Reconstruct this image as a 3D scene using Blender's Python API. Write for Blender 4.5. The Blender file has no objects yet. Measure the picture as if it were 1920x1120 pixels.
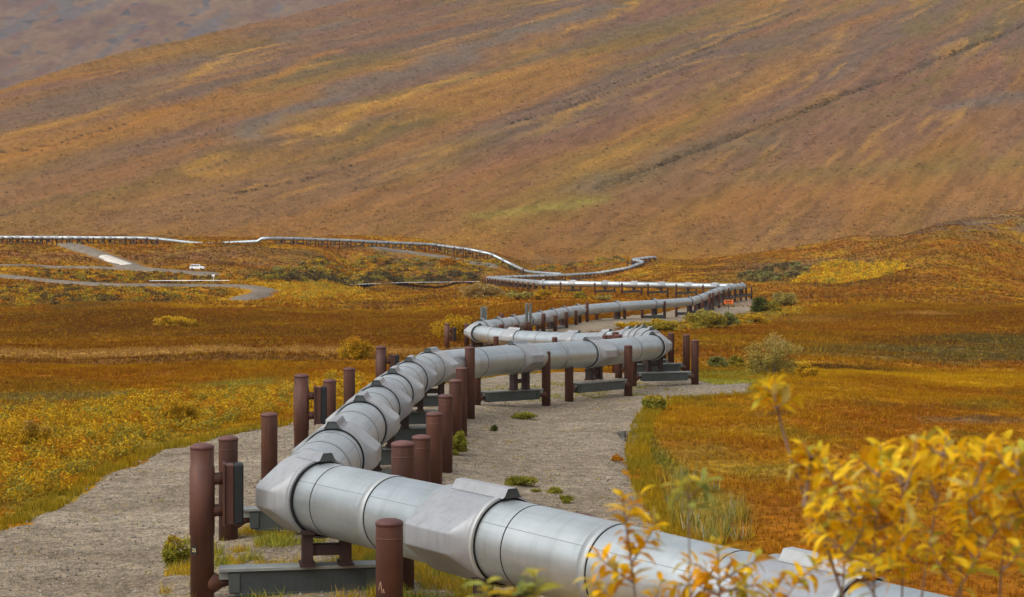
import bpy, math, random
import numpy as np
from mathutils import Vector

random.seed(7)
rng = np.random.default_rng(11)
scene = bpy.context.scene
col = scene.collection

# ------------------------------------------------------------------ camera model
F, CX, YH, CAMH = 3200.0, 960.0, 490.0, 7.0     # focal length in photo pixels, centre column, horizon row, lens height (m)

def W(x, y, s):
    """photo pixel + scale (pixels per metre) -> world point"""
    return np.array([(x - CX) / s, F / s, CAMH - (y - YH) / s])

# ------------------------------------------------------------------ noise
def _hash(ix, iy, seed):
    h = (ix.astype(np.int64) * 374761393 + iy.astype(np.int64) * 668265263 + seed * 1442695041) & 0xFFFFFFFF
    h = ((h ^ (h >> 13)) * 1274126177) & 0xFFFFFFFF
    h = h ^ (h >> 16)
    return (h & 0xFFFFFF) / float(0xFFFFFF)

def vn(x, y, seed=0):
    x = np.asarray(x, float); y = np.asarray(y, float)
    ix = np.floor(x); iy = np.floor(y)
    fx = x - ix; fy = y - iy
    fx = fx * fx * (3 - 2 * fx); fy = fy * fy * (3 - 2 * fy)
    a = _hash(ix, iy, seed); b = _hash(ix + 1, iy, seed)
    c = _hash(ix, iy + 1, seed); d = _hash(ix + 1, iy + 1, seed)
    return (a * (1 - fx) + b * fx) * (1 - fy) + (c * (1 - fx) + d * fx) * fy

def fbm(x, y, octv=4, seed=0):
    t = 0; a = 0.5; n = 0
    for k in range(octv):
        t = t + a * vn(x * 2 ** k + 17.3 * k, y * 2 ** k - 9.1 * k, seed + k)
        n += a; a *= 0.5
    return t / n

def sstep(a, b, x):
    t = np.clip((x - a) / (b - a), 0, 1)
    return t * t * (3 - 2 * t)

# ------------------------------------------------------------------ terrain height
CTRL = []
def cz(x, Y, z): CTRL.append(((x - CX) / F, Y, z))
def cp(x, y, s): CTRL.append(((x - CX) / F, F / s, CAMH - (y - YH) / s))
for x in (-300, 300, 960, 1500, 2200):
    cz(x, 3.0, 4.9); cz(x, 6.5, 4.5); cz(x, 12, 2.6); cz(x, 20, 1.0); cz(x, 28, 0.3)
for x in (-200, 400, 900): cz(x, 36, 0.20); cz(x, 50, 0.1)
for x in (1300, 1700, 2150): cz(x, 36, 0.0); cz(x, 50, -0.15)
for x in (-100, 500, 800): cz(x, 66, 0.05)
for x in (1200, 1700, 2150): cz(x, 68, -0.3)
for x in (-100, 400, 1000, 1500, 2150): cz(x, 100, -0.32); cz(x, 150, -0.6 if x < 1200 else -0.9)
for x in (-100, 400, 840, 1300, 1700, 2150): cz(x, 230, -2.1)
for x in (0, 500, 900, 1250, 1500): cz(x, 310, -2.5)
cz(1700, 320, -1.6); cz(2100, 320, -0.6)
cz(1400, 385, -2.4); cz(1150, 400, -0.9); cz(1010, 415, -0.4); cz(1600, 400, -1.2)
cp(915, 534, 4.5); cp(750, 537, 4.9); cp(660, 537, 5.2); cp(830, 537, 4.7); cp(750, 549, 5.9); cp(660, 551, 6.0); cp(840, 548, 5.8); cp(750, 541.5, 5.25); cp(650, 542, 5.4)
cp(750, 522, 4.70); cp(650, 524, 4.85); cp(850, 522, 4.62); cp(930, 521, 4.45); cp(800, 497, 4.42); cp(700, 492, 4.7); cp(620, 484, 4.85); cp(560, 478, 5.0); cp(767, 468.2, 4.27); cp(721, 465.7, 4.34); cp(583, 460.1, 4.6); cp(606, 461.2, 4.55); cp(975, 543.8, 6.4); cp(952, 540, 5.68); cp(933, 536.4, 5.1)
cp(1064, 525, 4.3); cp(1210, 498, 4.15); cp(1232, 488, 4.05); cz(1000, 85, -.58); cz(1250, 95, -.55); cp(1120, 521, 4.2)
cp(811, 470, 4.2); cp(650, 463, 4.45); cp(487, 459, 4.75); cp(921, 488, 4.25); cp(988, 517, 4.25); cp(390, 455, 4.75)
cp(350, 458, 4.75); cp(0, 457, 4.75); cp(200, 456, 4.75); cp(-200, 456, 4.75)
cp(370, 512, 5.9); cp(100, 500, 5.6); cp(215, 492, 5.45); cp(150, 466, 4.95); cp(-100, 497, 5.5); cp(560, 507, 5.4)
cp(500, 547, 7.4); cp(430, 570, 9.0); cp(300, 534, 6.8); cp(0, 516, 6.3); cp(-150, 510, 6.1); cp(0, 560, 8.8); cp(200, 556, 8.6)
cp(1500, 508, 5.0); cp(1600, 512, 5.1); cp(1400, 505, 4.8); cp(1600, 535, 6.2)
cp(1400, 481, 4.2); cp(1600, 446, 4.2); cp(1760, 422, 4.2); cp(1920, 401, 4.2); cp(2200, 365, 4.2); cp(1920, 480, 4.9); cp(2200, 470, 4.9); cp(1920, 545, 6.5)
cp(1300, 490, 4.0)
for x, y in ((-200, 447), (0, 446), (350, 446), (600, 447), (900, 462), (1100, 472), (1250, 472), (1400, 472), (1700, 450), (2100, 400)):
    cp(x, y + 2, F / 900.0)
_C = np.array(CTRL)
_cu, _cv, _cw = _C[:, 0] * 6.0, np.log(_C[:, 1]), _C[:, 2]
def _tps(r2): return np.where(r2 > 1e-9, 0.5 * r2 * np.log(np.maximum(r2, 1e-9)), 0.0)
_n = len(_C)
_A = np.zeros((_n + 3, _n + 3))
_A[:_n, :_n] = _tps((_cu[:, None] - _cu[None]) ** 2 + (_cv[:, None] - _cv[None]) ** 2) + np.eye(_n) * 0.0008
_A[:_n, _n] = 1; _A[:_n, _n + 1] = _cu; _A[:_n, _n + 2] = _cv
_A[_n:, :_n] = _A[:_n, _n:].T
_S = np.linalg.solve(_A, np.concatenate([_cw, np.zeros(3)]))

def _rbf(u, Y):
    a = np.clip(u, -0.45, 0.45) * 6.0; b = np.log(np.clip(Y, 2.0, 950.0))
    out = _S[_n] + _S[_n + 1] * a + _S[_n + 2] * b
    for k in range(_n):
        out = out + _S[k] * _tps((a - _cu[k]) ** 2 + (b - _cv[k]) ** 2)
    return out

STD = (0.43, 0.903)                       # direction in which the slope's streaks run
def streak_pq(X, Y):
    return X * STD[0] + Y * STD[1], X * STD[1] - Y * STD[0]

def _hill(X, Y):
    u = np.clip(X / np.maximum(Y, 1.0), -0.5, 0.5)
    z0 = np.interp(u, [-0.3, -0.15, 0.05, 0.15, 0.22, 0.3], [19.5, 18, 11.5, 12, 17, 26])
    rise = 0.262 * (Y - 880)
    Yc = np.interp(u, [-0.5, -0.3, -0.24, -0.19, -0.094, 0.1, 0.5], [1220, 1405, 1575, 1710, 2110, 2750, 3700])
    drop = 0.262 * (Yc - 880) - 0.14 * (Y - Yc)
    k = 14.0
    h = -k * np.logaddexp(-rise / k, -drop / k)
    h = np.maximum(h, -40)
    far = 0.33 * (Y - 2700) + 55 * (fbm(X / 500, Y / 700, 4, 5) - 0.5) * sstep(2600, 3400, Y)
    far = np.minimum(far, 1500)
    h2 = np.maximum(z0 + h, far)
    p, q = streak_pq(X, Y)
    rel = (fbm(q / 95, p / 900, 3, 31) - 0.5) * 17 + (fbm(q / 22, p / 260, 3, 41) - 0.5) * 4.0
    return h2 + rel * sstep(900, 1150, Y)

GULLY = []                                # filled later: gullies carved into the slope
ROADS = []                                # filled later: road centre lines, where the hummocks are graded flat
DIPS = []
def Hb(X, Y):
    """ground height without small hummocks"""
    X = np.asarray(X, float); Y = np.asarray(Y, float)
    r = np.hypot(X, Y)
    Yf = np.maximum(Y, 2.0)
    front = _rbf(X / Yf, Yf)
    w = sstep(800, 920, Y)
    front = front * (1 - w) + _hill(X, Yf) * w
    wf = sstep(0.85, 0.45, np.abs(np.arctan2(X, Y)))          # 1 in front, 0 to the sides and behind
    side = 4.9 + np.minimum(r * 0.035, 25)
    out = front * wf + side * (1 - wf)
    for dx, dy, ra, rb, dz in DIPS: out = out - dz * np.exp(-((X - dx) / ra) ** 2 - ((Y - dy) / rb) ** 2)
    return out

def micro(X, Y):
    r = np.hypot(X, Y)
    far = np.ones(np.shape(X))
    for P, wd in ROADS:
        far = np.minimum(far, sstep(wd * .5, wd * 1.6, dist_poly(np.asarray(X, float), np.asarray(Y, float), P)))
    return (fbm(X / 1.3, Y / 1.3, 3, 3) - 0.5) * 0.24 + (fbm(X / 6, Y / 6, 3, 4) - 0.5) * 0.45 * sstep(45, 140, r) \
        + (fbm(X / 9, Y / 9, 4, 6) - 0.5) * 2.0 * sstep(330, 560, r) * far

def H(X, Y): return Hb(X, Y) + micro(X, Y)

def G(x, y, ymin=22.0, ymax=2600.0):
    """where the sight line through a photo pixel meets the ground"""
    Ys = np.geomspace(ymin, ymax, 900)
    u = (x - CX) / F
    z = CAMH - (y - YH) / F * Ys
    d = Hb(u * Ys, Ys) - z
    k = np.argmax(d > 0)
    if d[k] <= 0: k = len(Ys) - 1
    if k > 0:
        t = d[k - 1] / (d[k - 1] - d[k]); Y = Ys[k - 1] + t * (Ys[k] - Ys[k - 1])
    else: Y = Ys[0]
    return np.array([u * Y, Y, float(Hb(np.array([u * Y]), np.array([Y]))[0])])

def GP(pts): return np.array([G(x, y) for x, y in pts])

def dist_poly(X, Y, P):
    """distance to an open polyline"""
    d = np.full(X.shape, 1e9)
    for a, b in zip(P[:-1], P[1:]):
        ax, ay, bx, by = a[0], a[1], b[0], b[1]
        L2 = (bx - ax) ** 2 + (by - ay) ** 2 + 1e-9
        t = np.clip(((X - ax) * (bx - ax) + (Y - ay) * (by - ay)) / L2, 0, 1)
        d = np.minimum(d, np.hypot(X - ax - t * (bx - ax), Y - ay - t * (by - ay)))
    return d

def sdf_poly(X, Y, P):
    """signed distance to a closed polygon, positive inside"""
    d = dist_poly(X, Y, list(P) + [P[0]])
    ins = np.zeros(X.shape, bool)
    n = len(P)
    for i in range(n):
        x0, y0 = P[i][0], P[i][1]; x1, y1 = P[(i + 1) % n][0], P[(i + 1) % n][1]
        c = ((y0 > Y) != (y1 > Y))
        xx = (x1 - x0) * (Y - y0) / ((y1 - y0) if abs(y1 - y0) > 1e-9 else 1e-9) + x0
        ins ^= c & (X < xx)
    return np.where(ins, d, -d)

# ------------------------------------------------------------------ ground colour (albedo), one function for soil and plants
RUST = np.array((0.275, 0.098, 0.006)); OCHRE = np.array((0.370, 0.186, 0.006)); YEL = np.array((0.52, 0.305, 0.007))
BRN = np.array((0.140, 0.062, 0.014)); GRN = np.array((0.130, 0.140, 0.020)); TAN = np.array((0.37, 0.20, 0.050))
GREY = np.array((0.130, 0.089, 0.066)); MAUVE = np.array((0.172, 0.092, 0.056)); SLATE = np.array((0.132, 0.110, 0.095)); OLIVE = np.array((0.160, 0.110, 0.028))
ORNG = np.array((0.37, 0.145, 0.012)); DKB = np.array((0.07, 0.045, 0.03)); LGRN = np.array((0.22, 0.22, 0.045)); PINK = np.array((0.33, 0.19, 0.125))

def mix(a, b, m):
    m = np.asarray(m)[..., None]
    return a * (1 - m) + b * m

# patches seen on the plain: (photo x, y, half width, half height, colour, strength)
BLOBS = [
    (300, 660, 620, 6.5, TAN * .92, 2.2), (320, 673, 540, 5, BRN, .8), (300, 640, 560, 8, RUST * .8, .7), (120, 746, 330, 9, OLIVE * 1.25, 1.3), (450, 722, 90, 7, LGRN, .7), (235, 746, 60, 5, GRN, .8),
    (60, 764, 230, 5, TAN * .6, 1.2), (300, 700, 460, 12, RUST, .6), (300, 620, 420, 16, BRN, .35), (150, 640, 300, 8, OCHRE, .4),
    (640, 712, 90, 10, OCHRE, .6), (300, 780, 260, 22, YEL, .5), (100, 850, 170, 60, YEL, .45), (520, 760, 130, 22, YEL, .55),
    (330, 840, 150, 14, LGRN, .5), (120, 950, 120, 20, LGRN, .5), (620, 742, 120, 14, YEL, .6),
    (1700, 705, 330, 14, YEL, .6), (1600, 735, 300, 8, OCHRE, .5), (1350, 820, 150, 14, OCHRE, .4), (1500, 880, 180, 14, LGRN, .45),
    (1500, 770, 260, 10, RUST, .45), (1300, 850, 100, 16, LGRN, .35), (1235, 850, 22, 60, GRN, .75), (1800, 830, 200, 14, RUST, .5),
    (1600, 950, 220, 26, RUST, .5), (1330, 960, 80, 40, LGRN, .6), (1450, 1000, 120, 14, ORNG, .5), (1370, 700, 70, 8, GRN, .75),
    (1400, 684, 90, 8, LGRN, .5), (1840, 792, 100, 5, GREY, .55), (1440, 776, 40, 4, DKB, .5), (1700, 760, 150, 5, DKB, .25),
    (1760, 662, 260, 13, OLIVE * .8, 1.1), (1890, 640, 140, 18, OLIVE * .75, 1.2), (1560, 689, 150, 6, BRN * .85, 1.0), (1640, 615, 260, 10, RUST, .5), (1500, 640, 130, 10, OCHRE, .35),
    (1730, 588, 60, 3, TAN, .8), (1500, 600, 80, 6, TAN, .35), (1800, 565, 160, 12, BRN, .4), (1600, 545, 130, 8, RUST, .6),
    (1850, 480, 120, 20, RUST, .45), (1700, 460, 140, 10, BRN, .45), (1600, 440, 160, 8, GREY, .5), (1850, 415, 160, 12, SLATE, .55),
    (1480, 500, 120, 10, GREY, .7), (1420, 520, 90, 10, OLIVE, .8), (1560, 512, 120, 18, OLIVE, .6), (1850, 440, 90, 8, OLIVE, .5),
    (100, 565, 200, 12, OLIVE, .6), (60, 545, 90, 10, DKB, .45), (300, 550, 90, 12, DKB, .4), (600, 548, 100, 16, YEL, .7), (200, 530, 160, 10, BRN, .5),
    (680, 521, 200, 6, DKB, .75), (520, 518, 100, 5, DKB, .6), (800, 525, 110, 5, DKB, .8), (620, 500, 200, 10, OLIVE, .55), (780, 495, 140, 10, GREY, .5),
    (900, 505, 90, 8, OLIVE, .5), (1080, 492, 100, 8, GREY, .6), (1120, 484, 60, 5, ORNG, .5), (760, 510, 120, 4, GREY, .4),
    (450, 480, 200, 12, MAUVE, .5), (100, 480, 130, 10, MAUVE, .4), (350, 545, 160, 8, YEL, .35),
]
# bands on the mountain: (photo polyline, half width m, colour, strength)
GOLD = np.array((.47, .245, .034))
BANDS = [
    ([(-60, 240), (60, 215), (180, 180), (300, 140), (400, 110)], 26, GREY, .75),
    ([(-60, 178), (80, 150), (240, 112), (400, 72)], 20, ORNG * .8, .5),
    ([(440, 252), (560, 205), (700, 150), (820, 118), (960, 62), (1130, 10)], 13, SLATE, .85),
    ([(340, 325), (480, 285), (620, 235), (760, 178), (880, 128), (1000, 88), (1190, 5)], 11, GOLD, .75),
    ([(-20, 262), (140, 222), (300, 170), (440, 102), (560, 66)], 9, GOLD, .55),
    ([(0, 300), (180, 258), (330, 205), (500, 150), (640, 96)], 6, ORNG, .45),
    ([(380, 330), (520, 300), (680, 262), (860, 205), (960, 180)], 7, GOLD, .55),
    ([(930, 420), (1000, 395), (1090, 352), (1150, 330)], 16, OLIVE, .7),
    ([(1100, 352), (1200, 318), (1300, 280), (1400, 262)], 12, SLATE, .5),
    ([(880, 405), (1000, 390), (1120, 370)], 5, LGRN * 1.1, .55),
    ([(960, 240), (1080, 195), (1200, 150), (1380, 100)], 5, GOLD, .55),
    ([(1180, 330), (1300, 292), (1460, 228), (1560, 190)], 18, OLIVE * .85, .35),
    ([(960, 250), (1060, 222), (1200, 200), (1400, 130), (1560, 75)], 22, GREY, .4),
    ([(1480, 330), (1600, 318), (1740, 312), (1940, 318)], 16, OLIVE, .6),
    ([(1790, 200), (1850, 190), (1910, 178)], 14, SLATE, .8),
    ([(520, 80), (600, 52), (680, 38)], 9, SLATE, .7),
    ([(0, 395), (120, 372), (260, 350)], 5, OLIVE, .5),
    ([(960, 425), (1200, 405), (1500, 372), (1900, 352)], 30, ORNG * .8, .25),
    ([(1100, 108), (1200, 86), (1300, 52)], 4, OLIVE, .6),
]
GULLY_PX = [([(1120, 352), (1190, 325), (1260, 298), (1340, 268), (1440, 232), (1500, 212), (1580, 178), (1660, 150), (1740, 118), (1830, 84), (1960, 30)], 1.9, 2.4),
            ([(960, 232), (1060, 202), (1160, 166), (1260, 128), (1340, 96)], .9, .5),
            ([(960, 212), (1100, 178), (1250, 120), (1400, 60), (1500, 18)], .8, .4),
            ([(0, 285), (110, 268), (230, 232)], 1.2, .6), ([(440, 362), (560, 340), (660, 310)], 1.2, .5)]
_blobs_w = None
def setup_features():
    global _blobs_w, _bands_w
    _blobs_w = []
    for x, y, hw, hh, c, st in BLOBS:
        g = G(x, y); a = G(x, y - hh); b = G(x, y + hh)
        _blobs_w.append((g[0], g[1], hw * g[1] / F, max(abs(a[1] - g[1]), 0.3), max(abs(g[1] - b[1]), 0.3), c, st))
    _bands_w = [(GP(p)[:, :2], w * (.62 if c is GOLD else 1.25), c, st) for p, w, c, st in BANDS]
    for p, w, dpt in GULLY_PX:
        GULLY.append((GP(p)[:, :2], w, dpt))

def gully_mask(X, Y):
    m = np.zeros(X.shape); dz = np.zeros(X.shape)
    sel = (Y > 880) & (Y < 2900)
    xs, ys = X[sel], Y[sel]
    mm = np.zeros(xs.shape); zz = np.zeros(xs.shape)
    wob = (fbm(xs / 22, ys / 22, 3, 77) - .5) * 9
    for P, w, dpt in GULLY:
        d = dist_poly(xs + wob * .9, ys, P)
        g = np.exp(-(d / w) ** 2)
        mm = np.maximum(mm, g * np.clip(.2 + 1.3 * vn(xs / 30, ys / 30, 5), 0, 1)); zz = np.maximum(zz, np.exp(-(d / (w * 1.8)) ** 2) * dpt)
    m[sel] = mm; dz[sel] = zz
    return m, dz

def ground_color(X, Y):
    X = np.asarray(X, float); Y = np.asarray(Y, float)
    r = np.hypot(X, Y)
    n1 = fbm(X / 9, Y / 14, 4, 21); n2 = fbm(X / 3.1, Y / 4, 3, 22); n3 = fbm(X / 26, Y / 60, 4, 23); n4 = fbm(X / 1.0, Y / 1.4, 3, 24)
    # plain
    c = mix(RUST, OCHRE, sstep(.36, .66, .5 * n1 + .3 * n2 + .2 * n4))
    c = mix(c, YEL, sstep(.60, .76, .45 * n1 + .55 * n2) * .6)
    c = mix(c, BRN, sstep(.55, .75, n3) * .55)
    c = mix(c, GRN, sstep(.60, .78, fbm(X / 5, Y / 9, 4, 25)) * .45)
    c = mix(c, BRN, sstep(.56, .72, n4) * .35)
    md = sstep(118, 150, r) * sstep(345, 300, r); c = mix(c, np.array((.185, .068, .007)), md * (.30 + .35 * sstep(.4, .6, n3))) * (1 - .10 * md)[:, None]
    wx = (fbm(X / 7, Y / 10, 3, 51) - .5)
    dist = np.clip(r / 100, .6, 9)
    for bx, by, rx, rya, ryb, cc, st in _blobs_w:
        sel = (np.abs(X - bx) < 2.6 * rx + 8) & (np.abs(Y - by) < 2.6 * max(rya, ryb) + 8)
        if not sel.any(): continue
        dx = (X[sel] - bx + wx[sel] * rx * .8) / rx
        dy = Y[sel] - by + (fbm(X[sel] / 6, Y[sel] / 9, 3, 53) - .5) * 2.2 * max(rya, ryb)
        dy = dy / np.where(dy > 0, rya, ryb)
        m = np.exp(-(dx ** 2) ** 1.5 - (dy ** 2) ** 1.5) * st * (.55 + .9 * n2[sel])
        c[sel] = mix(c[sel], cc, np.clip(m, 0, 1))
    # mountain
    w = sstep(800, 930, Y)
    if (w > 0).any():
        s = w > 0
        x, y = X[s], Y[s]
        p, q = streak_pq(x, y)
        qq = q + (fbm(q / 60, p / 200, 3, 61) - .5) * 34
        a1 = fbm(qq / 62, p / 620, 4, 62); a2 = fbm(qq / 17, p / 210, 4, 63); a3 = fbm(qq / 7.0, p / 95, 3, 64); a4 = fbm(q / 4.5, p / 34, 3, 65)
        lo = np.array((0.250, 0.122, 0.033))
        h = mix(lo, MAUVE, sstep(.34, .60, a1 * .7 + a2 * .3))
        h = mix(h, GREY, sstep(.46, .62, fbm(qq / 44, p / 420, 4, 66)) * .75)
        h = mix(h, OLIVE, sstep(.48, .68, fbm(qq / 30, p / 260, 4, 67)) * .55)
        h = mix(h, np.array((.36, .19, .036)), sstep(.54, .74, a2) * sstep(.40, .62, a3) * .55)
        h = mix(h, np.array((.24, .095, .045)), sstep(.62, .76, fbm(qq / 24, p / 300, 3, 68)) * .25)
        h = mix(h, lo, sstep(1250, 930, y) * .55)
        wob = (fbm(x / 40, y / 60, 4, 71) - .5) * 46
        for P, bw, cc, st in _bands_w:
            d = dist_poly(x + wob, y, P)
            m = np.exp(-(d / bw) ** 2 * .8) * st * np.clip((-.45 if cc is GOLD else .1) + 2.2 * (.45 * a2 + .55 * a3), 0, 1); cc = np.array(cc) * .85 + .15 * np.array((.22, .13, .06))
            h = mix(h, cc, np.clip(m, 0, 1))
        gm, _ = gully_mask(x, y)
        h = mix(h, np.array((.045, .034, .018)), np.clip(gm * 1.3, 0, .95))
        h = h * (.84 + .32 * a4)[:, None] * (.86 + .28 * a3)[:, None]
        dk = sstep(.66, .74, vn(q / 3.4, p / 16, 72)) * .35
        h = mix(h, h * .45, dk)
        # farther mountain behind the crest
        f = sstep(2650, 3000, y)
        fm = mix(np.array((.165, .092, .050)), np.array((.125, .060, .040)), sstep(.42, .62, fbm(x / 60, y / 130, 4, 81)))
        fm = mix(fm, np.array((.095, .082, .082)), sstep(.55, .68, fbm(x / 45, y / 260, 4, 82)) * .8)
        fm = mix(fm, np.array((.17, .105, .04)), sstep(.58, .72, fbm(x / 50, y / 90, 4, 83)) * .6)
        fm = mix(fm, np.array((.04, .042, .055)), sstep(.64, .70, fbm(x / 24, y / 60, 3, 84)) * sstep(.5, .62, fbm(x / 300, y / 90, 2, 85)) * .85)
        fm = fm * (.62 + .76 * fbm(x / 13, y / 26, 4, 86))[:, None]
        h = mix(h, fm, f)
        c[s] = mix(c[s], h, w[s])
    return np.clip(c, .004, .9)

setup_features()
ROAD_PX = [([(-160, 508), (0, 519), (80, 527), (150, 533), (240, 537), (360, 537.5), (440, 538.5), (490, 543), (499, 549), (478, 557), (440, 564)], 8.5),
           ([(110, 455), (150, 466), (190, 479), (225, 492), (262, 505), (320, 510), (372, 514), (405, 517)], 9.5),
           ([(-120, 498), (0, 500), (90, 502), (180, 504), (255, 506)], 4),
           ([(690, 466), (740, 471), (800, 479), (850, 486), (905, 497), (940, 505)], 7)]
_r = [(GP(p)[:, :2], w) for p, w in ROAD_PX]
_pc = G(1180, 824); _pa = G(1180, 862); DIPS.append((_pc[0], _pc[1], .62, abs(_pc[1] - _pa[1]) * .8, .20))
ROADS += _r + [(GP([(620, 535), (760, 534.5), (900, 534.5)])[:, :2], 22)]

# ------------------------------------------------------------------ materials
def mat_new(name):
    m = bpy.data.materials.new(name); m.use_nodes = True
    nt = m.node_tree
    return m, nt, nt.nodes['Principled BSDF']

def N(nt, typ, **kw):
    n = nt.nodes.new(typ)
    for k, v in kw.items():
        if k.startswith('i_'): n.inputs[k[2:].replace('_', ' ')].default_value = v
        else: setattr(n, k, v)
    return n

def L(nt, a, b): nt.links.new(a, b)

def ramp(nt, fac, stops):
    r = nt.nodes.new('ShaderNodeValToRGB')
    e = r.color_ramp.elements
    while len(e) < len(stops): e.new(0.5)
    for k, (p, c) in enumerate(stops):
        e[k].position = p; e[k].color = (*c, 1) if len(c) == 3 else c
    L(nt, fac, r.inputs['Fac'])
    return r

def mul(nt, a, b, fac=1.0):
    m = N(nt, 'ShaderNodeMix', data_type='RGBA', blend_type='MULTIPLY')
    m.inputs[0].default_value = fac
    L(nt, a, m.inputs[6]); L(nt, b, m.inputs[7])
    return m.outputs[2]

def mixc(nt, fac, a, b):
    m = N(nt, 'ShaderNodeMix', data_type='RGBA')
    L(nt, fac, m.inputs[0])
    for v, k in ((a, 6), (b, 7)):
        if hasattr(v, 'links') or hasattr(v, 'is_linked'): L(nt, v, m.inputs[k])
        else: m.inputs[k].default_value = (*v, 1)
    return m.outputs[2]

def geo_pos(nt): return N(nt, 'ShaderNodeNewGeometry').outputs['Position']
def obj_pos(nt): return N(nt, 'ShaderNodeTexCoord').outputs['Object']

def noise(nt, vec, scale, detail=4, rough=.55, stretch=None):
    if stretch:
        mp = N(nt, 'ShaderNodeMapping'); mp.inputs['Scale'].default_value = stretch
        L(nt, vec, mp.inputs['Vector']); vec = mp.outputs['Vector']
    n = N(nt, 'ShaderNodeTexNoise'); n.inputs['Scale'].default_value = scale; n.inputs['Detail'].default_value = detail; n.inputs['Roughness'].default_value = rough
    L(nt, vec, n.inputs['Vector'])
    return n.outputs['Fac']

def m_ground():
    m, nt, b = mat_new('tundra')
    at = N(nt, 'ShaderNodeAttribute', attribute_name='Col')
    p = geo_pos(nt)
    a = noise(nt, p, 3.0, 5, .65); c = noise(nt, p, .35, 4, .6)
    r1 = ramp(nt, a, [(.30, (.50, .47, .45)), (.52, (1, 1, 1)), (.72, (1.5, 1.45, 1.2))])
    r2 = ramp(nt, c, [(.3, (.78, .78, .78)), (.7, (1.2, 1.18, 1.1))])
    ds = noise(nt, p, .07, 5, .65, (1.5, .8, 1)); mp = N(nt, 'ShaderNodeMapping'); mp.inputs['Rotation'].default_value = (0, 0, math.atan2(STD[0], STD[1])); L(nt, p, mp.inputs['Vector'])
    dh = noise(nt, mp.outputs['Vector'], .26, 4, .62, (1, .085, .0)); sx = N(nt, 'ShaderNodeSeparateXYZ'); L(nt, p, sx.inputs[0])
    mr = N(nt, 'ShaderNodeMapRange'); mr.inputs['From Min'].default_value = 800; mr.inputs['From Max'].default_value = 980; L(nt, sx.outputs['Y'], mr.inputs['Value'])
    mf = N(nt, 'ShaderNodeMix', data_type='FLOAT'); L(nt, mr.outputs[0], mf.inputs[0]); L(nt, ds, mf.inputs[2]); L(nt, dh, mf.inputs[3])
    r3 = ramp(nt, mf.outputs[0], [(.30, (.85, .84, .85)), (.5, (.99, .98, .98)), (.70, (1.14, 1.12, 1.07))])
    L(nt, mul(nt, mul(nt, mul(nt, at.outputs['Color'], r1.outputs['Color']), r2.outputs['Color']), r3.outputs['Color']), b.inputs['Base Color'])
    b.inputs['Roughness'].default_value = 1.0; b.inputs['Specular IOR Level'].default_value = 0.05
    bp = N(nt, 'ShaderNodeBump'); bp.inputs['Strength'].default_value = .5; bp.inputs['Distance'].default_value = .12
    L(nt, a, bp.inputs['Height']); L(nt, bp.outputs['Normal'], b.inputs['Normal'])
    return m

def m_leafcol(name, rough=.75, trans=.0, blotch=False):
    m, nt, b = mat_new(name)
    at = N(nt, 'ShaderNodeAttribute', attribute_name='Col')
    lc = at.outputs['Color']
    if blotch: lc = mul(nt, lc, ramp(nt, noise(nt, obj_pos(nt), 85, 3, .6), [(.30, (.55, .40, .3)), (.39, (1.0, 1.0, 1.0)), (.62, (1.22, 1.24, 1.15))]).outputs['Color'])
    L(nt, lc, b.inputs['Base Color'])
    b.inputs['Roughness'].default_value = rough; b.inputs['Specular IOR Level'].default_value = .06
    if trans > 0:
        t = N(nt, 'ShaderNodeBsdfTranslucent'); L(nt, lc, t.inputs['Color'])
        mx = N(nt, 'ShaderNodeMixShader'); mx.inputs[0].default_value = trans
        L(nt, b.outputs[0], mx.inputs[1]); L(nt, t.outputs[0], mx.inputs[2])
        L(nt, mx.outputs[0], nt.nodes['Material Output'].inputs['Surface'])
    return m

def m_gravel(name, base, dark):
    m, nt, b = mat_new(name)
    p = geo_pos(nt)
    big = noise(nt, p, .16, 5, .6); med = noise(nt, p, 1.1, 5, .65); trk = noise(nt, p, .5, 4, .6, (.12, 1.0, 1))
    v = N(nt, 'ShaderNodeTexVoronoi'); v.inputs['Scale'].default_value = 19.0; L(nt, p, v.inputs['Vector'])
    v2 = N(nt, 'ShaderNodeTexVoronoi'); v2.inputs['Scale'].default_value = 5.0; L(nt, p, v2.inputs['Vector'])
    st = ramp(nt, v.outputs['Color'], [(.1, (.55, .54, .53)), (.5, (1, 1, 1)), (.92, (1.55, 1.52, 1.46))])
    st2 = ramp(nt, v2.outputs['Color'], [(.05, (.70, .69, .68)), (.5, (1, 1, 1)), (.95, (1.22, 1.2, 1.18))])
    c = mixc(nt, ramp(nt, big, [(.38, (0, 0, 0)), (.64, (1, 1, 1))]).outputs['Color'], base, dark)
    c = mul(nt, c, ramp(nt, med, [(.3, (.72, .70, .68)), (.66, (1.15, 1.14, 1.12))]).outputs['Color'])
    c = mul(nt, c, ramp(nt, trk, [(.32, (.84, .82, .79)), (.5, (1, 1, 1)), (.7, (1.05, 1.05, 1.05))]).outputs['Color'])
    c = mul(nt, mul(nt, c, st.outputs['Color']), st2.outputs['Color'])
    L(nt, c, b.inputs['Base Color'])
    b.inputs['Roughness'].default_value = .95; b.inputs['Specular IOR Level'].default_value = .12
    bp = N(nt, 'ShaderNodeBump'); bp.inputs['Strength'].default_value = .7; bp.inputs['Distance'].default_value = .05
    L(nt, v.outputs['Distance'], bp.inputs['Height']); L(nt, bp.outputs['Normal'], b.inputs['Normal'])
    return m

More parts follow.
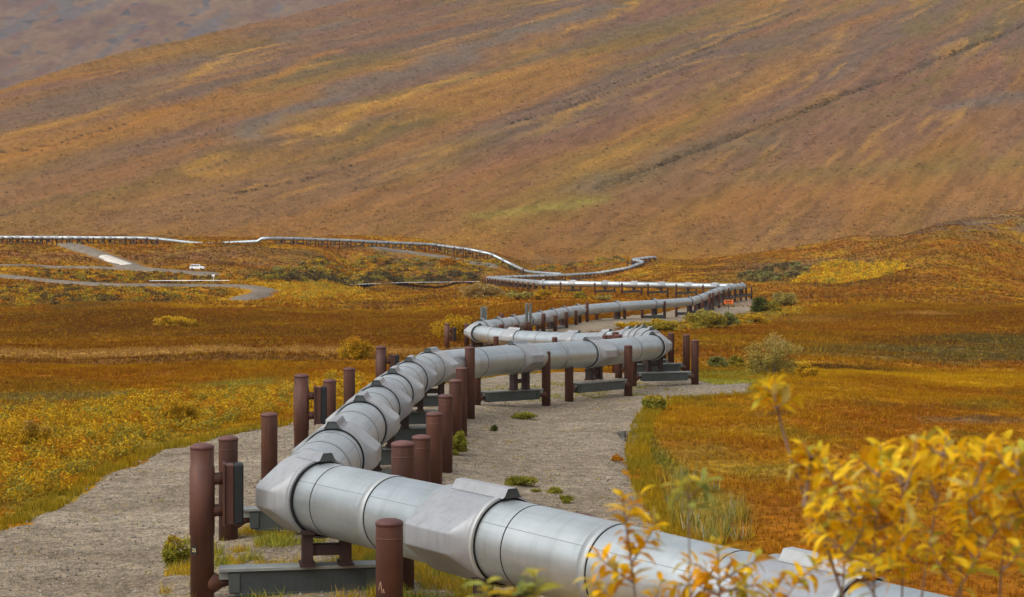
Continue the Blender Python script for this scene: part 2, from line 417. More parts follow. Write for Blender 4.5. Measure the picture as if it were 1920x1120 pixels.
def m_jacket():
    m, nt, b = mat_new('pipe_jacket')
    uv = N(nt, 'ShaderNodeUVMap', uv_map='UVMap').outputs['UV']
    sp = N(nt, 'ShaderNodeSeparateXYZ'); L(nt, uv, sp.inputs[0])
    # each jacket sheet is a touch lighter or darker
    fl = N(nt, 'ShaderNodeMath', operation='MULTIPLY'); fl.inputs[1].default_value = .31; L(nt, sp.outputs['Y'], fl.inputs[0])
    fr = N(nt, 'ShaderNodeMath', operation='FLOOR'); L(nt, fl.outputs[0], fr.inputs[0])
    wn = N(nt, 'ShaderNodeTexWhiteNoise', noise_dimensions='1D'); L(nt, fr.outputs[0], wn.inputs['W'])
    pv = ramp(nt, wn.outputs['Value'], [(0, (.88, .90, .91)), (1, (1.04, 1.04, 1.03))])
    p = geo_pos(nt)
    st = noise(nt, uv, 1.0, 5, .6, (26, .5, 1))
    n2 = noise(nt, p, .9, 5, .6)
    c = ramp(nt, st, [(.3, (.44, .49, .505)), (.7, (.54, .58, .59))]).outputs['Color']
    c = mul(nt, c, pv.outputs['Color'])
    c = mul(nt, c, ramp(nt, n2, [(.3, (.86, .86, .85)), (.68, (1.03, 1.03, 1.03))]).outputs['Color'])
    dr = noise(nt, uv, 1.0, 5, .7, (2.2, 3.2, 1))
    c = mul(nt, c, ramp(nt, dr, [(.34, (.91, .905, .895)), (.50, (1, 1, 1)), (.75, (1.02, 1.02, 1.02))]).outputs['Color'])
    bp = N(nt, 'ShaderNodeBump'); bp.inputs['Strength'].default_value = .16; bp.inputs['Distance'].default_value = .05
    L(nt, noise(nt, p, 1.6, 3, .5), bp.inputs['Height']); L(nt, bp.outputs['Normal'], b.inputs['Normal'])
    # longitudinal lap seam high on the flank
    d = N(nt, 'ShaderNodeMath', operation='PINGPONG'); d.inputs[1].default_value = .5; L(nt, sp.outputs['X'], d.inputs[0])
    sb = N(nt, 'ShaderNodeMath', operation='SUBTRACT'); sb.inputs[1].default_value = .155; L(nt, d.outputs[0], sb.inputs[0])
    ab = N(nt, 'ShaderNodeMath', operation='ABSOLUTE'); L(nt, sb.outputs[0], ab.inputs[0])
    lt = N(nt, 'ShaderNodeMath', operation='LESS_THAN'); lt.inputs[1].default_value = .0016; L(nt, ab.outputs[0], lt.inputs[0])
    c = mixc(nt, lt.outputs[0], c, (.26, .28, .29))
    L(nt, c, b.inputs['Base Color'])
    b.inputs['Metallic'].default_value = .74
    L(nt, ramp(nt, n2, [(.3, (.43, .43, .43)), (.7, (.47, .47, .47))]).outputs['Color'], b.inputs['Roughness'])
    return m

def m_plain(name, colr, rough=.6, metal=0.0, var=.25, scale=2.5, stretch=None, spec=.4, streak=None):
    m, nt, b = mat_new(name)
    p = obj_pos(nt)
    n = noise(nt, p, scale, 5, .62, stretch)
    lo = tuple(max(0, 1 - var) for _ in range(3)); hi = tuple(1 + var for _ in range(3))
    r = ramp(nt, n, [(.28, lo), (.72, hi)])
    base = N(nt, 'ShaderNodeRGB'); base.outputs[0].default_value = (*colr, 1)
    c = mul(nt, base.outputs[0], r.outputs['Color'])
    if streak:
        n2 = noise(nt, geo_pos(nt), 1.0, 4, .6, (9, 9, .7))
        c = mixc(nt, ramp(nt, n2, [(.5, (0, 0, 0)), (.72, (.75, .75, .75))]).outputs['Color'], c, streak)
    oi = N(nt, 'ShaderNodeObjectInfo'); c = mul(nt, c, ramp(nt, oi.outputs['Random'], [(0, (.82, .82, .84)), (1, (1.16, 1.14, 1.10))]).outputs['Color'])
    L(nt, c, b.inputs['Base Color'])
    b.inputs['Roughness'].default_value = rough; b.inputs['Metallic'].default_value = metal; b.inputs['Specular IOR Level'].default_value = spec
    return m

def m_water(name, tint=(.05, .055, .05), rough=.06):
    m, nt, b = mat_new(name)
    b.inputs['Base Color'].default_value = (*tint, 1); b.inputs['Roughness'].default_value = rough; b.inputs['Specular IOR Level'].default_value = .9
    bp = N(nt, 'ShaderNodeBump'); bp.inputs['Strength'].default_value = .05; bp.inputs['Distance'].default_value = .02
    L(nt, noise(nt, geo_pos(nt), 6, 3), bp.inputs['Height']); L(nt, bp.outputs['Normal'], b.inputs['Normal'])
    return m

M = dict(
    ground=m_ground(), plant=m_leafcol('plant_leaves', .8, .22), leaf=m_leafcol('willow_leaf', .45, .42, True),
    gravel=m_gravel('pad_gravel', (.295, .245, .180), (.232, .186, .132)), road=m_gravel('road_gravel', (.225, .190, .150), (.175, .145, .112)),
    pale=m_gravel('pale_gravel', (.62, .585, .53), (.56, .53, .48)),
    jacket=m_jacket(), cover=m_plain('shoe_cover_shell', (.345, .362, .372), .45, .18, .12, 1.3, None, .5, (.27, .275, .27)),
    band=m_plain('steel_band', (.36, .39, .40), .55, .5, .12, 2), dark=m_plain('gap_shade_and_seam', (.014, .014, .014), .8, 0, .3, 4),  # dark: painted shade of the open cover gaps, also the seam lines
    rust=m_plain('weathered_steel_paint', (.088, .0375, .026), .62, 0, .34, 2.2, (1, 1, .45), .35, (.135, .050, .020)),
    cap=m_plain('post_cap_paint', (.115, .050, .043), .6, 0, .2, 4, None, .35),
    saddle=m_plain('dark_red_steel', (.036, .017, .014), .6, 0, .25, 3), beam=m_plain('grey_green_beam_paint', (.058, .068, .066), .5, .1, .22, 1.8, None, .4, (.075, .078, .07)),
    flange=m_plain('galvanised_flange', (.27, .29, .28), .5, .4, .18, 2.5), pad=m_plain('black_rubber', (.012, .014, .015), .75, 0, .3, 3),
    fin=m_plain('galvanised_fins', (.33, .35, .33), .5, .5, .12, 3), stem=m_plain('willow_stem', (.16, .105, .075), .8, 0, .3, 12),
    twig=m_plain('grey_twig', (.20, .155, .12), .85, 0, .3, 20), carpaint=m_plain('white_car_paint', (.80, .80, .80), .3, 0, .03, 1, None, .6),
    glass=m_plain('dark_car_glass', (.03, .035, .04), .1, 0, .1, 1, None, .8), tyre=m_plain('tyre_rubber', (.02, .02, .02), .8, 0, .2, 4),
    orange=m_plain('orange_sign_face', (.75, .16, .015), .5, 0, .08, 2), black=m_plain('black_lettering', (.015, .015, .015), .7, 0, .1, 2),
    yellowtxt=m_plain('pale_yellow_lettering', (.62, .55, .26), .6, 0, .1, 4), white=m_plain('white_sign_paint', (.7, .7, .68), .5, 0, .05, 2),
    scratch=m_plain('pale_chalk_mark', (.33, .22, .15), .8, 0, .2, 8), water=m_water('still_water'), river=m_plain('sky_painted_river_water', (.85, .85, .84), .5, 0, .06, .05, None, .5),  # river: reflected sky is put into a near-white base colour
    rock=m_plain('grey_rock', (.28, .26, .24), .9, 0, .3, 3),
)

# ------------------------------------------------------------------ mesh helpers
class MB:
    def __init__(s): s.v = []; s.f = []; s.sm = []
    def add(s, vs, fs, smooth=False):
        o = len(s.v); s.v.extend([tuple(map(float, p)) for p in vs]); s.f.extend([tuple(o + i for i in f) for f in fs]); s.sm.extend([smooth] * len(fs))
    def box(s, c, sz, ax=(1, 0, 0), bev=0.0):
        """box with centre c, size sz, its x axis turned to the horizontal direction ax"""
        a = np.array([ax[0], ax[1], 0.0]); a /= np.linalg.norm(a); b = np.array([-a[1], a[0], 0.0]); z = np.array([0, 0, 1.0])
        hx, hy, hz = sz[0] / 2, sz[1] / 2, sz[2] / 2
        c = np.array(c, float)
        if bev <= 0:
            vs = [c + a * i * hx + b * j * hy + z * k * hz for k in (-1, 1) for j in (-1, 1) for i in (-1, 1)]
            s.add(vs, [(0, 2, 3, 1), (4, 5, 7, 6), (0, 1, 5, 4), (2, 6, 7, 3), (0, 4, 6, 2), (1, 3, 7, 5)])
        else:
            ring = []
            for (i, j) in ((1, 1), (-1, 1), (-1, -1), (1, -1)):
                p1 = (i * hx, j * (hy - bev)); p2 = (i * (hx - bev), j * hy)
                ring += [p1, p2] if (i * j > 0) else [p2, p1]
            lev = [(-hz, bev), (-hz + bev, 0), (hz - bev, 0), (hz, bev)]
            vs = []
            for zz, ins in lev:
                for (x, y) in ring:
                    fx = x * (hx - ins) / hx if ins else x; fy = y * (hy - ins) / hy if ins else y
                    vs.append(c + a * fx + b * fy + z * zz)
            n = 8; fs = [tuple(range(n - 1, -1, -1)), tuple(range(3 * n, 4 * n))]
            for k in range(3):
                for i in range(n):
                    fs.append((k * n + i, k * n + (i + 1) % n, (k + 1) * n + (i + 1) % n, (k + 1) * n + i))
            s.add(vs, fs)
    def lathe(s, p0, axis, prof, seg=20, cap0=True, cap1=True):
        """profile [(t, r), ...] along axis from p0"""
        p0 = np.array(p0, float); d = np.array(axis, float); d /= np.linalg.norm(d)
        u = np.cross(d, (0, 0, 1.0) if abs(d[2]) < .9 else (1.0, 0, 0)); u /= np.linalg.norm(u); w = np.cross(d, u)
        vs = []; n = len(prof)
        for t, r in prof:
            for k in range(seg):
                a = 2 * math.pi * k / seg
                vs.append(p0 + d * t + (u * math.cos(a) + w * math.sin(a)) * r)
        fs = [(i * seg + k, (i + 1) * seg + k, (i + 1) * seg + (k + 1) % seg, i * seg + (k + 1) % seg) for i in range(n - 1) for k in range(seg)]
        s.add(vs, fs, True)
        caps = []
        if cap0: caps.append(tuple(range(seg)))
        if cap1: caps.append(tuple((n - 1) * seg + k for k in range(seg - 1, -1, -1)))
        if caps:
            o = len(s.v) - len(vs)
            for cfc in caps: s.f.append(tuple(o + i for i in cfc)); s.sm.append(False)
    def tube(s, pts, rads, seg=6):
        pts = [np.array(p, float) for p in pts]; vs = []
        for i, p in enumerate(pts):
            d = pts[min(i + 1, len(pts) - 1)] - pts[max(i - 1, 0)]; d /= (np.linalg.norm(d) + 1e-9)
            u = np.cross(d, (0.31, 0.95, 0.1)); u /= (np.linalg.norm(u) + 1e-9); w = np.cross(d, u)
            for k in range(seg):
                a = 2 * math.pi * k / seg; vs.append(p + (u * math.cos(a) + w * math.sin(a)) * rads[i])
        n = len(pts)
        s.add(vs, [(i * seg + k, i * seg + (k + 1) % seg, (i + 1) * seg + (k + 1) % seg, (i + 1) * seg + k) for i in range(n - 1) for k in range(seg)], True)
    def build(s, name, mat, parent=None, origin=(0, 0, 0)):
        me = bpy.data.meshes.new(name)
        o = np.array(origin, float)
        me.from_pydata([tuple(np.array(p) - o) for p in s.v], [], s.f)
        me.polygons.foreach_set('use_smooth', s.sm); me.materials.append(mat); me.update()
        ob = bpy.data.objects.new(name, me); col.objects.link(ob)
        if parent is not None: ob.parent = parent
        else: ob.location = tuple(o)
        return ob

def tri_mesh(name, V, T, mat, colr=None, smooth=False, parent=None, loc=None):
    """fast mesh from arrays; T is (n,3) or (n,4)"""
    V = np.asarray(V, np.float32); T = np.asarray(T, np.int32); k = T.shape[1]
    me = bpy.data.meshes.new(name)
    me.vertices.add(len(V)); me.vertices.foreach_set('co', V.ravel())
    me.loops.add(T.size); me.loops.foreach_set('vertex_index', T.ravel())
    me.polygons.add(len(T)); me.polygons.foreach_set('loop_start', np.arange(0, T.size, k, dtype=np.int32))
    me.polygons.foreach_set('use_smooth', np.full(len(T), smooth))
    me.update(calc_edges=True); me.validate()
    if colr is not None:
        at = me.attributes.new('Col', 'FLOAT_COLOR', 'POINT')
        c4 = np.ones((len(V), 4), np.float32); c4[:, :3] = colr
        at.data.foreach_set('color', c4.ravel())
    me.materials.append(mat)
    ob = bpy.data.objects.new(name, me); col.objects.link(ob)
    if loc is not None: ob.location = loc
    if parent is not None: ob.parent = parent
    return ob

def tag(o, label=None, cat=None, group=None, kind=None):
    if label: o['label'] = label
    if cat: o['category'] = cat
    if group: o['group'] = group
    if kind: o['kind'] = kind
    return o

def thing(name, label, cat, loc, group=None):
    o = bpy.data.objects.new(name, None); col.objects.link(o); o.location = tuple(map(float, loc)); o.empty_display_size = .3
    return tag(o, label, cat, group)

def copy_tree(o, parent=None):
    c = o.copy(); col.objects.link(c); c.parent = parent
    for ch in o.children: copy_tree(ch, c)
    return c

# ------------------------------------------------------------------ the ground sheet
th_f = np.radians(np.linspace(-19.5, 19.5, 720))
th_o = np.radians(np.concatenate([np.linspace(20.5, 60, 22), np.linspace(65, 295, 40), np.linspace(300, 339.5, 22)]))
TH = np.concatenate([th_f, th_o]); nt_ = len(TH)
def geo(a, b, q): return list(np.geomspace(a, b, int(math.log(b / a) / math.log(q)) + 1)[:-1])
RR = np.array(geo(.5, 26, 1.05) + geo(26, 140, 1.0062) + geo(140, 820, 1.007) + geo(820, 2500, 1.0062) + geo(2500, 3700, 1.02) + geo(3700, 5600, 1.004) + geo(5600, 9000, 1.06) + [9000.])
nr_ = len(RR)
gx = (RR[:, None] * np.sin(TH)[None]); gy = (RR[:, None] * np.cos(TH)[None])
gX, gY = gx.ravel(), gy.ravel()
gm_, gdz = gully_mask(gX, gY)
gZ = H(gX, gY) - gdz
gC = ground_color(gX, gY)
V = np.stack([gX, gY, gZ], 1)
ii, jj = np.meshgrid(np.arange(nr_ - 1), np.arange(nt_), indexing='ij')
j2 = (jj + 1) % nt_
Q = np.stack([ii * nt_ + jj, ii * nt_ + j2, (ii + 1) * nt_ + j2, (ii + 1) * nt_ + jj], -1).reshape(-1, 4)[:, ::-1]
g = tri_mesh('ground', V, Q, M['ground'], gC, True); tag(g, kind='structure')

# ------------------------------------------------------------------ gravel sheets
def sheet(name, poly_w, mat, step, lift, edge=.5, nz=1.5, sag=.35, kind='structure', base=Hb):
    P = np.array(poly_w)[:, :2]
    x0, y0 = P.min(0) - 2; x1, y1 = P.max(0) + 2
    nx, ny = int((x1 - x0) / step) + 1, int((y1 - y0) / step) + 1
    xs, ys = np.meshgrid(np.linspace(x0, x1, nx), np.linspace(y0, y1, ny))
    xf, yf = xs.ravel(), ys.ravel()
    sd = sdf_poly(xf, yf, P) + (fbm(xf / nz, yf / nz, 4, 91) - .5) * edge * 2
    z = base(xf, yf) + np.clip(sd * .35, -sag, lift) + (fbm(xf / 2.2, yf / 2.2, 3, 92) - .5) * .05 + (fbm(xf / .35, yf / .35, 2, 93) - .5) * .02
    keep = sd > -sag * 4
    idx = np.arange(nx * ny).reshape(ny, nx)
    q = np.stack([idx[:-1, :-1], idx[:-1, 1:], idx[1:, 1:], idx[1:, :-1]], -1).reshape(-1, 4)
    q = q[keep[q].any(1)]
    used = np.unique(q); mp = np.full(nx * ny, -1); mp[used] = np.arange(len(used))
    o = tri_mesh(name, np.stack([xf, yf, z], 1)[used], mp[q], mat, None, True)
    tag(o, kind=kind)
    return o, P

PAD_PX = [(-420, 1250), (-300, 1120), (-100, 1045), (0, 1000), (100, 962), (180, 905), (300, 852), (420, 820), (560, 797), (650, 770), (740, 742), (830, 722),
          (930, 708), (1060, 700), (1200, 704), (1300, 713), (1365, 717), (1425, 719), (1408, 738), (1335, 746), (1265, 748), (1220, 766), (1192, 800),
          (1181, 850), (1188, 905), (1215, 952), (1255, 1005), (1340, 1062), (1470, 1125), (1560, 1250)]
pad_o, PADW = sheet('gravel_pad', GP(PAD_PX), M['gravel'], .30, .14, .55, 1.6)
PAD2_PX = [(1000, 622), (1090, 606), (1180, 595), (1260, 584), (1340, 568), (1400, 560), (1440, 566), (1447, 576), (1420, 588), (1360, 594), (1300, 602), (1220, 612), (1120, 624), (1040, 632)]
pad2_o, PAD2W = sheet('gravel_pad', GP(PAD2_PX), M['gravel'], 1.0, .3, 1.2, 5.0, 1.2)

def ribbon(name, px, width, mat, lift=.35, step=None, widths=None):
    P = GP(px)[:, :2] if px is not None else None
    # resample with a smooth curve
    def cr(P, n=14):
        out = []
        Pp = np.vstack([2 * P[0] - P[1], P, 2 * P[-1] - P[-2]])
        for k in range(1, len(Pp) - 2):
            for t in np.linspace(0, 1, n, endpoint=False):
                a, b, c, d = Pp[k - 1], Pp[k], Pp[k + 1], Pp[k + 2]
                out.append(.5 * ((2 * b) + (c - a) * t + (2 * a - 5 * b + 4 * c - d) * t * t + (3 * b - a - 3 * c + d) * t ** 3))
        out.append(P[-1]); return np.array(out)
    C = cr(P)
    T = np.gradient(C, axis=0); T /= np.linalg.norm(T, axis=1)[:, None] + 1e-9
    Nn = np.stack([-T[:, 1], T[:, 0]], 1)
    off = np.linspace(-.5, .5, 9)
    ww = width * (1 + .25 * (fbm(np.arange(len(C)) / 6., np.zeros(len(C)), 3, 13) - .5))
    pts = C[:, None, :] + Nn[:, None, :] * (off[None, :, None] * ww[:, None, None])
    X, Y = pts[..., 0].ravel(), pts[..., 1].ravel()
    prof = np.array([-1.2, .2, .8, .97, 1, .97, .8, .2, -1.2])
    zc = Hb(C[:, 0], C[:, 1])
    tp = np.clip(np.minimum(np.arange(len(C)), np.arange(len(C))[::-1]) / 6.0, 0, 1)
    Z = Hb(X, Y) + (np.tile(prof, len(C)) * lift + .12) * np.repeat(tp, 9) - .5 * np.repeat(1 - tp, 9)
    n = len(C); idx = np.arange(n * 9).reshape(n, 9)
    q = np.stack([idx[:-1, :-1], idx[1:, :-1], idx[1:, 1:], idx[:-1, 1:]], -1).reshape(-1, 4)
    return tag(tri_mesh(name, np.stack([X, Y, Z], 1), q, mat, None, False), kind='structure')

for (px_, w_), nm in zip(ROAD_PX, ('gravel_road', 'gravel_road', 'gravel_road', 'gravel_track')): ribbon(nm, px_, w_, M['road'], .6)
ribbon('pale_road_surface', [(190, 481), (205, 487), (226, 495), (246, 502.5)], 6.0, M['pale'], .95)

# water
def flat_poly(name, pts, z, mat):
    me = bpy.data.meshes.new(name); n = len(pts)
    me.from_pydata([(p[0], p[1], z) for p in pts], [], [tuple(range(n))]); me.materials.append(mat); me.update()
    if me.polygons[0].normal.z < 0: me.flip_normals()
    o = bpy.data.objects.new(name, me); col.objects.link(o); return tag(o, kind='structure')
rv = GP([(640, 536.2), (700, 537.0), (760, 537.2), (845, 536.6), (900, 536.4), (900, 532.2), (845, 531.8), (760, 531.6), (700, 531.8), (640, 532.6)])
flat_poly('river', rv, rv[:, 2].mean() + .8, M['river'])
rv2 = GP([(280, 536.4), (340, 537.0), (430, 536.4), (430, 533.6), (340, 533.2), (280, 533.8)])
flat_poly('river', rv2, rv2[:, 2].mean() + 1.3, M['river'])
pd = GP([(1160, 800), (1172, 792), (1190, 790), (1199, 800), (1197, 822), (1192, 845), (1180, 858), (1168, 846), (1158, 826)])
pd = np.array([[_pc[0] + 1.0 * math.cos(t) * (1 + .12 * math.sin(5 * t)), _pc[1] + math.sin(t) * 7, 0] for t in np.linspace(0, 6.28, 24)[:-1]]); flat_poly('puddle', pd, _pc[2] - .055, M['water'])
pw = GP([(1685, 589.5), (1720, 590), (1760, 589), (1745, 586.8), (1700, 586.6)])
#flat_poly('tundra_pond', pw, pw[:, 2].mean() + .35, M['river'])
# ------------------------------------------------------------------ the pipeline
PR = 0.71
ORD = ['first', 'second', 'third', 'fourth', 'fifth', 'sixth', 'seventh', 'eighth', 'ninth', 'tenth', 'eleventh', 'twelfth', 'thirteenth', 'fourteenth', 'fifteenth',
       'sixteenth', 'seventeenth', 'eighteenth', 'nineteenth', 'twentieth', 'twenty-first', 'twenty-second', 'twenty-third', 'twenty-fourth', 'twenty-fifth']

def lerp_pts(a, b, n):
    """n points strictly between two pixel+scale points, evenly spaced on the ground"""
    A, B = W(*a), W(*b)
    return [A + (B - A) * (k + 1) / (n + 1) for k in range(n)]

def P3(b): return W(*b) if not isinstance(b, np.ndarray) else b

# supports: pipe (x, y, px per m), left post (x, px/m, top row), right post, beam drop below pipe centre, extras
S = []
def sup(pipe, left=None, right=None, drop=1.30, run='', **kw):
    S.append(dict(p=P3(pipe), l=left, r=right, drop=drop, run=run, **kw))

B3 = W(1531, 490 + 136.5 * 4.93, 136.5); B2 = W(943, 1012, 110); B1 = W(610, 935, 95)
sup((943, 1012, 110), (730, 112, 972), (1087, 107, 962), 1.33, 'a', shift=.72, lab='brown two-post support whose short front post stands before the nearest pipe run', chalk=True)
sup((610, 935, 95), (379, 96, 831), (755, 94, 826), 1.30, 'a', shift=.62, hl=.52, bumper='l', tagplate=True, lab='brown support with numbered tall bumper post under the nearest elbow of the pipe')
sup((632, 855, 78.7), (428, 78, 817), (790, 76.5, 815), 1.29, 'b')
sup((679.5, 797, 66.3), (505, 67, 773), (814, 66, 772), 1.29, 'b')
sup((710, 763, 59.2), (565, 59.5, 701), (835, 58.8, 739), 1.29, 'b', bumper='l')
sup((741, 735, 53), (618, 53, 711), (854, 52, 711), 1.29, 'b')
sup((769, 711, 47.7), (655, 47.4, 689), (865, 47, 688), 1.29, 'b')
sup((806, 690, 42.9), (714.5, 42, 648.5), (881, 41.5, 650), 1.32, 'b', bumper='l')
sup((967, 672, 37), (893, 37.6, 668), (1024, 36.5, 658), 1.60, 'c')
sup((1118, 663, 34.7), (1067, 35.6, 655), (1178, 34.2, 647), 1.45, 'c')
sup((1235, 650, 31.5), (1187, 31.7, 650), (1303, 31.3, 637), 1.50, 'c')
sup((1219, 639, 29.7), (1160, 29.7, 627), (1287, 29.2, 627), 1.5, 'd')
sup((1207, 634, 27.8), (1154, 27.8, 622), (1258, 27.4, 624), 1.5, 'd')
sup((1196, 634, 26.3), (1145, 26.3, 628), (1244, 26, 640), 1.5, 'd')
sup((1182, 634, 24.8), (1135, 24.8, 628), (1228, 24.5, 645), 1.5, 'd')
sup((1140, 640, 23.8), (1098, 23.9, 645), (1183, 23.5, 648), 1.5, 'd')
sup((1077, 641, 22.9), (1040, 23.0, 632), (1122, 22.7, 645), 1.45, 'd')
sup((968, 635.5, 22.0), (930, 22.2, 630.5), (1012, 21.8, 645), 1.45, 'd')
sup((884, 624, 21.3), (838, 21.4, 606), (925, 21.2, 640), 1.3, 'e', bumper='l', lab='brown support with bumper post at the silver elbow beside the yellow bush')
sup((902, 616, 20.4), (875, 20.6, 607), (940, 20.3, 608), 1.4, 'e')
sup((934, 612, 19.4), (907, 19.5, 605), (969, 19.3, 608), 1.4, 'e', fins='l', lab='brown support with a grey finned radiator rising behind the silver elbow')
sup((962, 607, 18.4), (940, 18.6, 588), (991, 18.2, 604), 1.4, 'e', fins='r', lab='brown support with two tall grey fins before the rising pipe')
sup((990, 601.5, 17.4), (966, 17.6, 590), (1019, 17.2, 588), 1.5, 'e')
sup((1012, 597, 16.4), (984, 16.5, 592), (1041, 16.3, 591), 1.5, 'e')
sup((1036, 591.5, 15.4), (1008, 15.5, 588), (1062, 15.2, 585), 1.5, 'e')
sup((1057, 587, 14.4), (1028, 14.5, 584), (1080, 14.3, 582), 1.6, 'e')
sup((1082, 582.5, 13.5), (1050, 13.6, 578), (1101, 13.4, 567), 1.9, 'e')
sup((1155, 575.5, 12.6), (1119, 12.7, 577), (1171, 12.5, 570), 1.8, 'e')
sup((1227, 571, 11.9), (1204, 12.0, 573), (1246, 11.8, 565), 1.7, 'e')
sup((1295, 566, 11.2), (1268, 11.3, 569), (1317, 11.1, 562), 1.7, 'e')
for k, (x, y, s, rx, ty) in enumerate([(1309, 561.5, 10.6, 1331, 550), (1321, 556.5, 10.0, 1337, 549), (1332, 551.5, 9.55, 1348, 547), (1343, 547, 9.15, 1357, 543), (1354, 543.5, 8.8, 1366, 540),
                                       (1366, 540.5, 8.5, 1378, 537), (1378, 538.5, 8.3, 1389, 537), (1388, 538, 8.15, 1399, 536.5)]):
    sup((x, y, s), (x - 18, s * 1.01, ty + 4), (rx, s * .985, ty), 1.9, 'f')
sup((1396, 537.5, 8.0), (1378, 8.0, 537), (1409, 7.9, 537), 1.7, 'f')
for x, y, s in ((1340, 537.5, 7.95), (1290, 536.3, 7.92), (1237, 535.2, 7.9), (1188, 534.2, 7.88), (1137, 533.4, 7.85), (1073, 532.4, 7.8)):
    sup((x, y, s), (x - 22, s * 1.015, y - 3), (x + 15, s * .985, y - 2), 1.35, 'g')
for k, p in enumerate([W(1016, 531.5, 7.7)] + lerp_pts((1016, 531.5, 7.7), (914, 521.5, 4.5), 13) + [W(914, 521.5, 4.5)]):
    s = F / p[1]
    x = CX + p[0] * s; y = YH + (CAMH - p[2]) * s
    sup(p, (x - 1.9 * s, s * 1.01, y - .1 * s), (x + 1.9 * s, s * .99, y + .1 * s), 1.7, 'h')
M8 = [(914, 521.5, 4.5), (1064, 516.5, 4.32), (1120, 513, 4.2), (1177, 503.5, 4.18), (1208, 491.5, 4.15), (1184, 487.5, 4.1), (1228, 482.5, 4.05), (1233, 493, 4.0)]
MAIN = [s['p'] for s in S]
for a, b, n in ((0, 1, 11), (1, 2, 3), (2, 3, 5), (3, 4, 3), (4, 5, 2), (5, 6, 4)):
    for p in lerp_pts(M8[a], M8[b], n):
        sup(p, None, None, 1.5, 'i' if a < 1 else 'j')
    if b == 5: sup(M8[b], None, None, 1.5, 'j')
path_main = [B3 + (B3 - B2) * .8, B3, B2, B1, B1 + (B1 - B2) / np.linalg.norm(B1 - B2) * .95] + [s['p'] for s in S[2:S.__len__()] if s['run'] in 'bcdefgh'] + [W(*p) for p in M8[1:]]

LEFTPX = [(1052, 514.6, 4.24), (1022, 512.9, 4.24), (988, 510.5, 4.25), (960, 497, 4.25), (921, 477, 4.22), (880, 468.5, 4.2), (811, 459.5, 4.2), (650, 452, 4.45), (560, 448.5, 4.65), (505, 447.5, 4.75),
          (490, 448, 4.75), (484, 453.2, 4.75), (430, 455.8, 4.75), (390, 459, 4.75), (350, 455.0, 4.75), (310, 450.2, 4.75), (270, 447, 4.75), (130, 446.2, 4.75), (0, 445.8, 4.75), (-140, 446, 4.75)]
path_left = [W(*p) for p in LEFTPX]
SL = []
for a, b, n in ((2, 3, 1), (3, 4, 1), (4, 5, 1), (5, 6, 3), (6, 7, 6), (7, 8, 3), (8, 9, 2), (15, 16, 1), (16, 17, 6), (17, 18, 6), (18, 19, 1)):
    SL += [(p, 'k' if a < 10 else 'l') for p in ([path_left[a]] if a in (3, 4, 5, 6, 7, 8, 16, 17, 18) else []) + lerp_pts(LEFTPX[a], LEFTPX[b], n)]
for p, rn in SL: sup(p, None, None, 1.45, rn, left=True) if False else S.append(dict(p=p, l=None, r=None, drop=1.45, run=rn))

def round_path(P, rad, step):
    """polyline with rounded corners, resampled"""
    pts = [P[0]]
    for k in range(1, len(P) - 1):
        a, b, c = P[k - 1], P[k], P[k + 1]
        la, lc = np.linalg.norm(a - b), np.linalg.norm(c - b)
        t = min(rad, .45 * la, .45 * lc)
        p0 = b + (a - b) / la * t; p2 = b + (c - b) / lc * t
        for q in np.linspace(0, 1, 7): pts.append(p0 * (1 - q) ** 2 + 2 * b * q * (1 - q) + p2 * q * q)
    pts.append(P[-1])
    pts = np.array(pts)
    d = np.concatenate([[0], np.cumsum(np.linalg.norm(np.diff(pts, axis=0), axis=1))])
    n = max(2, int(d[-1] / step))
    dd = np.unique(np.concatenate([np.linspace(0, d[-1], n), d[::2]]))
    return np.stack([np.interp(dd, d, pts[:, i]) for i in range(3)], 1), dd

def frames(C):
    T = np.gradient(C, axis=0); T /= np.linalg.norm(T, axis=1)[:, None] + 1e-12
    Sd = np.cross(T, np.array([0, 0, 1.0])); Sd /= np.linalg.norm(Sd, axis=1)[:, None] + 1e-12
    U = np.cross(Sd, T)
    return T, Sd, U

def pipe_mesh(name, C, D, r, seg, parent, origin):
    T, Sd, U = frames(C)
    an = np.linspace(0, 2 * np.pi, seg + 1)
    V = C[:, None] + (Sd[:, None] * np.sin(an)[None, :, None] + U[:, None] * np.cos(an)[None, :, None]) * r - np.array(origin)
    n = len(C); idx = np.arange(n * (seg + 1)).reshape(n, seg + 1)
    q = np.stack([idx[:-1, :-1], idx[:-1, 1:], idx[1:, 1:], idx[1:, :-1]], -1).reshape(-1, 4)
    o = tri_mesh(name, V.reshape(-1, 3), q, M['jacket'], None, True, parent)
    uv = np.stack([np.tile(an / (2 * np.pi), n), np.repeat(D, seg + 1)], 1)
    l = o.data.uv_layers.new(name='UVMap')
    vi = np.zeros(len(o.data.loops), np.int32); o.data.loops.foreach_get('vertex_index', vi)
    l.data.foreach_set('uv', uv[vi].astype(np.float32).ravel())
    return o

def ring_pts(c, sd, u, r, seg): return [c + (sd * math.sin(a) + u * math.cos(a)) * r for a in np.linspace(0, 2 * math.pi, seg, endpoint=False)]

def ring_band(mb, C0, T0, S0, U0, t0, t1, r0, r1, seg):
    """short sleeve with end walls around the pipe"""
    rows = [(t0, r0), (t0, r1), (t1, r1), (t1, r0)]
    vs = []
    for t, r in rows: vs += ring_pts(C0 + T0 * t, S0, U0, r, seg)
    fs = [(i * seg + k, i * seg + (k + 1) % seg, (i + 1) * seg + (k + 1) % seg, (i + 1) * seg + k) for i in range(3) for k in range(seg)]
    mb.add(vs, fs, False)
    o = len(mb.sm) - len(fs)
    for k in range(seg, 2 * seg): mb.sm[o + k] = True

